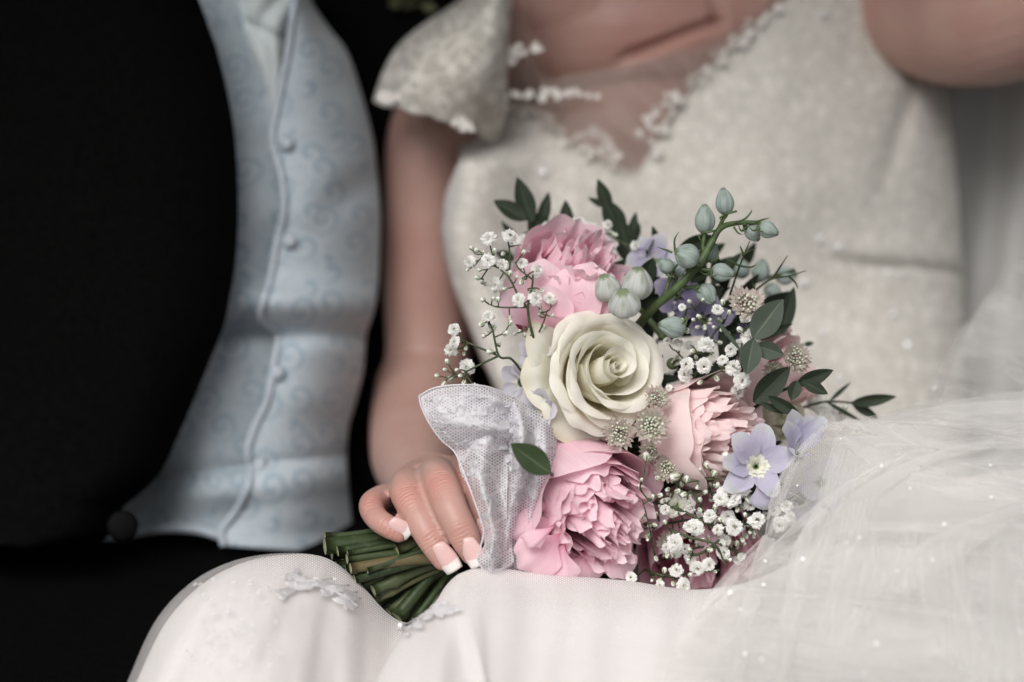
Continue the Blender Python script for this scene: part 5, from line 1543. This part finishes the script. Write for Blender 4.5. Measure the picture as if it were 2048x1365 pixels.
# --- stems below the hand: each cut stem a part
def cut_stem(p_end, p_mid, p_top, r, seed):
    pts = np.asarray([p_end, tuple(0.5 * (np.array(p_end) + np.array(p_mid))), p_mid, tuple(0.5 * (np.array(p_mid) + np.array(p_top))), p_top], float)
    q = cr(pts, 24)
    Wp = P(q[:, 0], q[:, 1], q[:, 2])
    R = np.random.RandomState(seed)
    rad = r * (1 + 0.06 * np.sin(np.linspace(0, 9, 24) + R.rand() * 6))
    if R.rand() < 0.6:
        j = R.randint(2, 9)
        rad[j] *= 1.45
        rad[j + 1] *= 1.15
    v, f = tube_arrays(Wp, rad, 10, cap=False)
    n0 = len(v)
    # cut face: slightly sunken pith ring
    e = Wp[0]
    dr = (Wp[0] - Wp[1]) / np.linalg.norm(Wp[0] - Wp[1])
    v = np.vstack([v, e + (v[:10] - e) * 0.98 + dr * 0.0001, e + (v[:10] - e) * 0.6 - dr * 0.0004, [e - dr * 0.0007]])
    f = f + [(i, (i + 1) % 10, n0 + (i + 1) % 10, n0 + i) for i in range(10)] + [(n0 + i, n0 + (i + 1) % 10, n0 + 10 + (i + 1) % 10, n0 + 10 + i) for i in range(10)] + [(n0 + 10 + i, n0 + 10 + (i + 1) % 10, n0 + 20) for i in range(10)]
    a = np.zeros(len(v))
    a[n0:] = 1.0
    return obj('stem', mesh('stem', v, f, attrs={'v': a}), M['cutstem'], bouquet)
STE = [(641, 1072, 0.000, 12), (648, 1092, -0.004, 12), (668, 1106, -0.008, 9), (655, 1112, 0.006, 9), (668, 1130, 0.004, 8), (690, 1118, -0.012, 9), (682, 1142, 0.000, 9), (678, 1152, 0.008, 6), (706, 1140, -0.016, 10), (712, 1158, -0.014, 9), (700, 1168, 0.006, 8), (738, 1180, -0.008, 8), (726, 1178, 0.004, 8), (712, 1190, 0.010, 9),
       (748, 1196, -0.004, 7), (740, 1212, 0.006, 9), (770, 1222, 0.002, 8), (786, 1232, 0.0, 9), (800, 1246, 0.006, 10), (810, 1262, 0.010, 9), (664, 1088, 0.012, 9), (690, 1100, 0.014, 10), (720, 1120, 0.016, 9), (742, 1148, 0.012, 9), (762, 1180, 0.014, 10), (790, 1210, 0.014, 9), (730, 1100, 0.0, 9), (760, 1130, -0.010, 8), (850, 1250, 0.012, 9), (780, 1165, 0.020, 10), (830, 1220, 0.02, 10), (700, 1075, 0.012, 10),
       (792, 1102, -0.008, 9), (720, 1205, 0.016, 8), (690, 1130, 0.02, 10), (760, 1230, 0.018, 9), (830, 1240, 0.002, 8), (870, 1235, 0.006, 9)]
R = random.Random(3)
STE += [(x + R.uniform(4, 30), y + R.uniform(-8, 10), d + R.uniform(-0.006, 0.004), r * 0.6) for x, y, d, r in STE[::2]]
for i, (x, y, d, r) in enumerate(STE):
    # spiral: top stems pass low through the hand and the other way about
    f = np.clip((y - 1060 + (x - 641) * -0.35) / 160, 0, 1)
    f = np.clip((y - 1065 - (x - 640) * 0.55) / 100 + 0.5, 0, 1)
    x, y = x + R.uniform(-5, 9), y + R.uniform(-3, 3)
    mx, my = 915 + R.uniform(-25, 25), 1010 + 95 * np.clip(f + R.uniform(-0.28, 0.28), 0, 1) + R.uniform(-5, 5)
    md = 0.022 + (d - 0.004) * 1.1
    tx, ty = 1180 + R.uniform(-120, 160), 880 + (R.uniform(-90, 90))
    cut_stem((x, y, d), (mx, my, max(md, -0.002)), (tx, ty, 0.05 + R.uniform(-0.01, 0.02)), r * K * R.choice((0.85, 1.1, 1.15, 1.4)), i)

# --- lace ribbon bow: loop over the wrist, gathered knot and tail over the fingers
def ribbon(name, rows, nu, nv, fn=None, uvs=None, edges=True):
    o = cloth(name, rows, nu, nv, M['ribbon'], bouquet, fn, 0.0)
    return o
rows = [[(838, 792, -0.020), (870, 776, -0.022), (920, 770, -0.022), (975, 774, -0.018), (1030, 795, -0.010), (1075, 822, -0.004), (1110, 850, 0.004)],
        [(842, 812, -0.026), (880, 800, -0.032), (930, 796, -0.034), (985, 802, -0.030), (1035, 822, -0.018), (1078, 845, -0.010), (1110, 865, 0.002)],
        [(858, 846, -0.028), (892, 838, -0.036), (940, 832, -0.038), (990, 838, -0.033), (1035, 852, -0.022), (1078, 868, -0.012), (1110, 878, 0.0)],
        [(882, 880, -0.026), (915, 876, -0.032), (955, 872, -0.034), (998, 872, -0.030), (1038, 878, -0.020), (1078, 888, -0.010), (1108, 892, 0.002)],
        [(912, 905, -0.020), (940, 906, -0.026), (972, 904, -0.028), (1006, 900, -0.024), (1040, 902, -0.016), (1076, 906, -0.006), (1106, 904, 0.006)]]
frl = lambda px, py, d, u, v: (px, py, d + 0.007 * np.sin(v * 13 + 4 * u + 1.5 * np.sin(5 * u)) * sstep(0.05, 0.8, u) + 0.002 * snoise(px / 22, py / 22, 61, 3))
bow = ribbon('lace_bow', rows, 70, 60, frl)
cloth('bow_lining', [[(x + 5, y + 4, d + 0.005) for x, y, d in r] for r in rows], 50, 40, M['lining'], bow, frl)
# back half of the loop
rows2 = [[(x + 4, y + 3, d + 0.012) for x, y, d in r] for r in rows]
cb = cloth('lace_loop', rows2, 60, 40, M['ribbon'], bow, lambda px, py, d, u, v: (px, py, d + 0.004 * np.sin(v * 11 + 5 * u + 2) + 0.002 * snoise(px / 22, py / 22, 67, 3)))
# gathered middle
rows = [[(985, 800, -0.012), (1010, 850, -0.026), (1020, 900, -0.030), (1015, 960, -0.026), (1005, 1030, -0.02), (1000, 1100, -0.016), (1005, 1150, -0.012)],
        [(1030, 805, -0.016), (1045, 850, -0.034), (1050, 905, -0.038), (1045, 960, -0.032), (1035, 1030, -0.022), (1030, 1095, -0.016), (1030, 1145, -0.012)],
        [(1075, 830, -0.010), (1082, 865, -0.026), (1085, 915, -0.030), (1080, 965, -0.024), (1065, 1030, -0.014), (1058, 1090, -0.008), (1055, 1135, -0.004)],
        [(1110, 855, 0.004), (1115, 890, -0.006), (1115, 930, -0.010), (1108, 975, -0.006), (1095, 1030, 0.0), (1085, 1085, 0.004), (1080, 1125, 0.008)]]
cloth('lace_fold', rows, 60, 50, M['ribbon'], bow, lambda px, py, d, u, v: (px, py, d + 0.006 * np.sin(v * 13 + 4 * u) + 0.003 * snoise(px / 16, py / 26, 63, 3)))
cloth('bow_lining', [[(x, y, d + 0.006) for x, y, d in r] for r in rows], 40, 40, M['lining'], bow, lambda px, py, d, u, v: (px, py, d + 0.006 * np.sin(v * 13 + 4 * u)))
# tail hanging over the fingers
rows = [[(895, 870, -0.024), (920, 930, -0.030), (938, 975, -0.036), (955, 1020, -0.038), (968, 1060, -0.036), (962, 1095, -0.034), (955, 1120, -0.032), (972, 1148, -0.030)],
        [(945, 868, -0.030), (952, 935, -0.036), (965, 980, -0.040), (978, 1025, -0.042), (985, 1062, -0.040), (982, 1095, -0.038), (980, 1120, -0.036), (985, 1144, -0.032)],
        [(985, 866, -0.028), (985, 940, -0.034), (990, 985, -0.036), (998, 1028, -0.036), (1002, 1065, -0.034), (1002, 1095, -0.032), (1004, 1120, -0.030), (1005, 1138, -0.028)],
        [(1024, 868, -0.022), (1016, 950, -0.026), (1014, 990, -0.026), (1014, 1030, -0.024), (1018, 1065, -0.020), (1024, 1095, -0.018), (1028, 1118, -0.016), (1026, 1130, -0.014)]]
cloth('lace_tail', rows, 60, 70, M['ribbon'], bow, lambda px, py, d, u, v: (px + 5 * np.sin(u * 19 + 1) * sstep(0.5, 0, v), py, d + 0.006 * np.sin(v * 8 + 3.5 * u + np.sin(u * 6)) + 0.0015 * snoise(px / 18, py / 30, 65, 3)))
mb = MB()
for p in ([(838, 792, -0.022), (842, 812, -0.028), (858, 846, -0.030), (882, 880, -0.028), (908, 903, -0.026), (922, 932, -0.033), (939, 976, -0.038), (955, 1020, -0.040), (967, 1060, -0.038), (961, 1095, -0.036), (955, 1120, -0.034), (973, 1148, -0.032)],
          [(838, 792, -0.022), (870, 776, -0.024), (920, 770, -0.024), (975, 774, -0.020), (1030, 795, -0.012)], [(972, 1148, -0.032), (988, 1143, -0.033), (1005, 1138, -0.030), (1026, 1130, -0.016)]):
    mb.add(*polytube(p, [0.0004, 0.0004], 80, 6))
obj('picot_edge', mb.mesh('picot_edge'), M['ribbon_thread'], bow)
# raised lace motifs: leafy sprays and scalloped cords worked on the net
BVB = [bvh_of(o) for o in [bow] + [c_ for c_ in bow.children if c_.name.startswith('lace_')]]
mot = MB()
def lace_cord(poly, r=0.0003, lift=0.0005):
    pts = [np.array(h[0]) + TOW * lift for h in (hit(x, y, BVB) for x, y in poly) if h is not None]
    pts = [p for i, p in enumerate(pts) if i == 0 or np.linalg.norm(p - pts[i - 1]) < 0.006]
    if len(pts) > 2:
        mot.add(*tube_arrays(pts, r, 5))
R = random.Random(21)
def motif(x, y, a, L):
    for fill in (-1, -0.6, -0.2, 0.2, 0.6, 1):
        lace_cord([(x + math.cos(a) * t * L - math.sin(a) * fill * 0.32 * L * math.sin(math.pi * t), y + math.sin(a) * t * L + math.cos(a) * fill * 0.32 * L * math.sin(math.pi * t)) for t in np.linspace(0, 1, 7)])
def spray_line(pts, n, L):
    q = cr(np.asarray(pts, float), 50)
    lace_cord([tuple(p) for p in q], 0.00035)
    for k in range(n):
        i = int((k + 0.5) / n * 48)
        t = q[i + 1] - q[i]
        a = math.atan2(t[1], t[0]) + R.choice((-1, 1)) * R.uniform(0.5, 1.3)
        motif(q[i, 0], q[i, 1], a, L * R.uniform(0.6, 1.2))
spray_line([(862, 800), (905, 825), (940, 822), (985, 812), (1025, 822)], 14, 22)
spray_line([(880, 860), (915, 838), (950, 850), (990, 862), (1030, 855)], 16, 24)
spray_line([(925, 895), (960, 880), (1000, 890), (1040, 880), (1080, 870)], 14, 22)
spray_line([(935, 925), (960, 960), (980, 1000), (975, 1040)], 12, 18)
spray_line([(1010, 900), (1040, 930), (1060, 970), (1040, 1010)], 14, 24)
spray_line([(1000, 840), (1040, 850), (1075, 880)], 10, 20)
for base in ([(850, 800), (900, 790), (960, 792), (1020, 812)], [(862, 830), (890, 868), (918, 895)], [(990, 1060), (1000, 1095), (985, 1125)]):
    q = cr(np.asarray(base, float), 60)
    lace_cord([(x + 5 * math.sin(i * 0.75), y + 5 * abs(math.sin(i * 0.37))) for i, (x, y) in enumerate(q)], 0.00035)
mo = obj('lace_motif', mot.mesh('lace_motif'), M['ribbon_thread'], bow)
mo['kind'] = 'stuff'
# ------------------------------------------------------------------ veil
veil = tag(empty('veil', P(1750, 1300, -0.05)), 'sheer white tulle veil dotted with crystals, draped over the lap and bouquet edge', 'veil')
def pleat(v, n, k, ph=0.0):
    x = 2 * math.pi * n * (v + 0.018 * np.sin(2 * math.pi * 1.7 * v + ph))
    return v + k / (2 * math.pi * n) * np.sin(x + ph) , np.cos(x + ph)
def veil_sheet(name, rows, nu, nv, n, k, amp, ph, seed, reach=0.75):
    """pleats run along the rows (u), are gathered at u=1 and fan out to u=0"""
    A = np.stack([cr(r, nu) for r in rows])
    m = len(rows)
    vg = np.linspace(0, 1, nv)
    out = np.zeros((nv, nu, 3))
    wob = np.random.RandomState(seed).rand(4) * 6
    for i in range(nu):
        u = i / (nu - 1)
        fine = cr(A[:, i, :], 400)
        vv, dz = pleat(vg, n, k * (0.35 + 0.65 * reach + 0.3 * math.sin(2.2 * u + wob[0])), ph + 0.7 * math.sin(1.5 * u + wob[1]))
        t = np.clip(vv, 0, 1) * 399
        for c_ in range(3):
            out[:, i, c_] = np.interp(t, np.arange(400), fine[:, c_])
        out[:, i, 2] += amp * dz * (0.5 + 0.5 * math.sin(1.1 + u * 1.8)) + amp * 0.6 * snoise(out[:, i, 0] / 90, out[:, i, 1] / 60, seed, 3)
    W = P(out[..., 0], out[..., 1], out[..., 2])
    uu, vv2 = np.meshgrid(np.linspace(0, 1, nu), vg)
    me = mesh(name, W.reshape(-1, 3), grid_faces(nu, nv), uv=np.stack([out[..., 0] * K, -out[..., 1] * K], -1).reshape(-1, 2), attrs={'u': uu, 'v': vv2})
    return obj(name, me, M['veil'], veil)
G = (2120, 830, -0.045)
def fan(ends, g0, g1, bulge):
    rows = []
    n = len(ends)
    for i, e in enumerate(ends):
        f = i / (n - 1)
        g = np.array(g0) * (1 - f) + np.array(g1) * f
        e = np.array(e, float)
        rows.append([tuple(e * (1 - s) + g * s + np.array([0, -14 * math.sin(math.pi * s) * (1 - f), -bulge * math.sin(math.pi * s)])) for s in (0, 0.1, 0.3, 0.5, 0.75, 1.0)])
    return rows
E1 = [(1700, 838, -0.012), (1655, 850, -0.018), (1600, 905, -0.030), (1558, 985, -0.036), (1532, 1072, -0.044), (1490, 1120, -0.050), (1430, 1182, -0.060), (1385, 1235, -0.075), (1345, 1310, -0.10), (1320, 1400, -0.13), (1330, 1520, -0.16)]
veil_sheet('tulle_layer', fan(E1, (2150, 800, -0.03), (2100, 1540, -0.17), 0.022), 60, 160, 4, 0.5, 0.006, 0.3, 71)
E2 = [(1720, 846, 0.004), (1690, 900, -0.012), (1640, 1000, -0.028), (1590, 1080, -0.040), (1530, 1150, -0.050), (1480, 1200, -0.062), (1440, 1270, -0.085), (1400, 1360, -0.115), (1380, 1480, -0.15)]
veil_sheet('tulle_layer', fan(E2, (2150, 760, 0.0), (2120, 1500, -0.15), 0.018), 50, 140, 3, 0.5, 0.006, 1.9, 73)
E3 = [(1760, 900, 0.01), (1700, 980, -0.012), (1650, 1080, -0.030), (1600, 1160, -0.045), (1560, 1230, -0.065), (1520, 1320, -0.095), (1500, 1440, -0.13)]
veil_sheet('tulle_layer', fan(E3, (2150, 860, 0.01), (2140, 1460, -0.13), 0.014), 50, 120, 3, 0.6, 0.007, 0.9, 75)
# upper sheet rising towards the shoulder
E4 = [(1690, 846, 0.03), (1740, 838, 0.04), (1800, 822, 0.06), (1850, 790, 0.09), (1890, 720, 0.13), (1930, 650, 0.17), (2000, 600, 0.20), (2100, 620, 0.22)]
veil_sheet('tulle_layer', fan(E4, (2180, 900, 0.02), (2240, 700, 0.20), 0.012), 50, 120, 3, 0.4, 0.008, 2.2, 77)
E5 = [(1840, 850, 0.03), (1880, 800, 0.05), (1905, 730, 0.09), (1945, 640, 0.13), (2000, 560, 0.16), (2080, 500, 0.18), (2160, 480, 0.18)]
veil_sheet('tulle_layer', fan(E5, (2200, 950, 0.02), (2300, 600, 0.18), 0.012), 50, 120, 2, 0.4, 0.008, 1.2, 79)
# veil hanging behind, beyond the waist
for j, (x0, dd, sd_) in enumerate(((1880, 0.335, 81), (1900, 0.365, 83))):
    rows = [[(x0 + 420 * s, y, dd + 0.012 * math.sin(5 * s + j)) for s in (0, 0.25, 0.5, 0.75, 1)] for y in (-80, 150, 400, 700, 1000, 1300)]
    cloth('tulle_layer', rows, 90, 60, M['veil_back'], veil, lambda px, py, d, u, v: (px + 6 * np.sin(py / 180 + j), py, d + 0.012 * np.sin(px / 26 + py / 300 + 2 * j) + 0.006 * snoise(px / 40, py / 200, sd_, 3)))
# further plies whose own edges cross the front sheet
for e_, g0, g1, sd_ in (([(1660, 852, -0.020), (1790, 930, -0.050), (1900, 965, -0.058), (2120, 1010, -0.06)], (1500, 1420, -0.12), (2150, 1450, -0.16), 91),
                        ([(1985, 886, -0.040), (1860, 915, -0.050), (1740, 985, -0.056), (1655, 1070, -0.060), (1590, 1160, -0.072), (1560, 1300, -0.10), (1540, 1440, -0.135)], (2200, 900, -0.03), (2150, 1450, -0.15), 93),
                        ([(1560, 1078, -0.046), (1530, 1160, -0.06), (1505, 1260, -0.09), (1480, 1400, -0.13)], (1760, 1060, -0.05), (1800, 1450, -0.14), 95)):
    veil_sheet('tulle_layer', fan(e_, g0, g1, 0.012), 40, 90, 2, 0.4, 0.005, 0.5, sd_)
# folds where the net doubles over: narrow strips of the same tulle lying on the sheets
BV1 = [bvh_of(veil.children[0])]
def fold_strip(pts, width, lift, seed):
    q = cr(np.asarray(pts, float), 60)
    R = np.random.RandomState(seed)
    tn = np.gradient(q, axis=0)
    nr = np.stack([-tn[:, 1], tn[:, 0]], -1)
    nr /= np.linalg.norm(nr, axis=1)[:, None]
    s_ = np.linspace(0, 1, 60)
    wd = width * (0.25 + 0.75 * np.sin(math.pi * (0.08 + 0.84 * s_)) ** 0.8) * (1 + 0.25 * np.sin(7 * s_ + R.rand() * 6))
    dep = np.zeros(60)
    last = -0.03
    for i in range(60):
        h = hit(q[i, 0], q[i, 1], BV1)
        if h is not None:
            last = float((np.array(h[0]) - CAM) @ FWD) - D
        dep[i] = last
    dep = np.convolve(np.pad(dep, 6, mode='edge'), np.ones(13) / 13, 'valid')
    nv_ = 9
    px = np.zeros((60, nv_)); py = np.zeros((60, nv_)); dd = np.zeros((60, nv_))
    for j in range(nv_):
        # an S-shaped cross-section: out, back under, out again
        t = j / (nv_ - 1)
        off = (math.sin(t * math.pi * 1.5 - 0.75 * math.pi) * 0.5) * 1.0
        px[:, j] = q[:, 0] + nr[:, 0] * wd * off
        py[:, j] = q[:, 1] + nr[:, 1] * wd * off
        dd[:, j] = dep - lift - 0.0012 * math.sin(math.pi * t) - 0.0006 * t
    W = P(px, py, dd)
    sv = np.repeat(s_[:, None], nv_, 1)
    tv = np.repeat(np.linspace(0, 1, nv_)[None, :], 60, 0) * 0.12 + 0.1 * seed
    me = mesh('tulle_fold', W.reshape(-1, 3), grid_faces(nv_, 60), attrs={'u': sv, 'v': tv}, uv=np.stack([px * K, -py * K], -1).reshape(-1, 2))
    return obj('tulle_fold', me, M['veil'], veil)
FS = [([(1685, 845), (1780, 862), (1900, 878), (2090, 888)], 40), ([(1652, 852), (1600, 908), (1560, 985), (1536, 1072)], 26), ([(1815, 912), (1700, 972), (1620, 1040), (1540, 1120), (1450, 1195)], 34), ([(1990, 888), (1860, 918), (1740, 985), (1660, 1070), (1590, 1160)], 40),
      ([(1690, 880), (1780, 930), (1900, 968), (2080, 1010)], 40), ([(1538, 1075), (1510, 1180), (1480, 1290), (1465, 1390)], 44), ([(1535, 1070), (1440, 1180), (1390, 1240)], 22), ([(1650, 1020), (1605, 1120), (1580, 1240), (1560, 1390)], 50), ([(2060, 1010), (1920, 1080), (1800, 1160), (1700, 1270)], 60)]
for i, (p, w_) in enumerate(FS):
    fold_strip(p, w_, 0.0012 + 0.0006 * (i % 4), i)
BVV = [bvh_of(o) for o in veil.children]
VC = [(1868, 776), (1681, 878), (1594, 971), (1820, 977), (1693, 1085), (1718, 1075), (1527, 1169), (1793, 1142), (1605, 1118), (1460, 1185), (1480, 1218), (1490, 1307), (1523, 1318), (1728, 1346), (1752, 1287), (1864, 1120), (2040, 1263), (1888, 1048), (1982, 995), (1980, 930), (1763, 932), (1530, 1122)]
for x, y in VC:
    h = hit(x, y, BVV)
    if h is None:
        continue
    m = frame(x, y, 0.0, (rng.uniform(-0.3, 0.3), rng.uniform(0.2, 0.8), 1), rng.uniform(0, 6))
    m.translation = h[0] + Vector(TOW) * 0.001
    m = m @ Matrix.Scale(rng.uniform(0.45, 1.0), 4)
    obj('crystal', GEM, M['sequin'], veil, m)

# ------------------------------------------------------------------ greenery behind the shoulder
tw = tag(obj('leafy_twig', (lambda: (lambda b: b.mesh('leafy_twig'))(MB().add(*polytube([(880, -90, 0.255), (840, -20, 0.255), (805, 20, 0.255)], [0.002, 0.001], 16, 6))))(), M['stem_brown']), 'out-of-focus olive leaves behind the lace cap sleeve', 'foliage')
R = random.Random(9)
for k in range(26):
    x, y = R.uniform(790, 850), R.uniform(-70, 22)
    a = R.uniform(0, 6.28)
    L = R.uniform(25, 50)
    o = leaf(tw, (x, y), (x + L * math.cos(a), y + L * math.sin(a)), R.uniform(16, 28), 0.25 + R.uniform(-0.01, 0.01), kind='leaf_olive', twist=R.uniform(-0.6, 0.6))
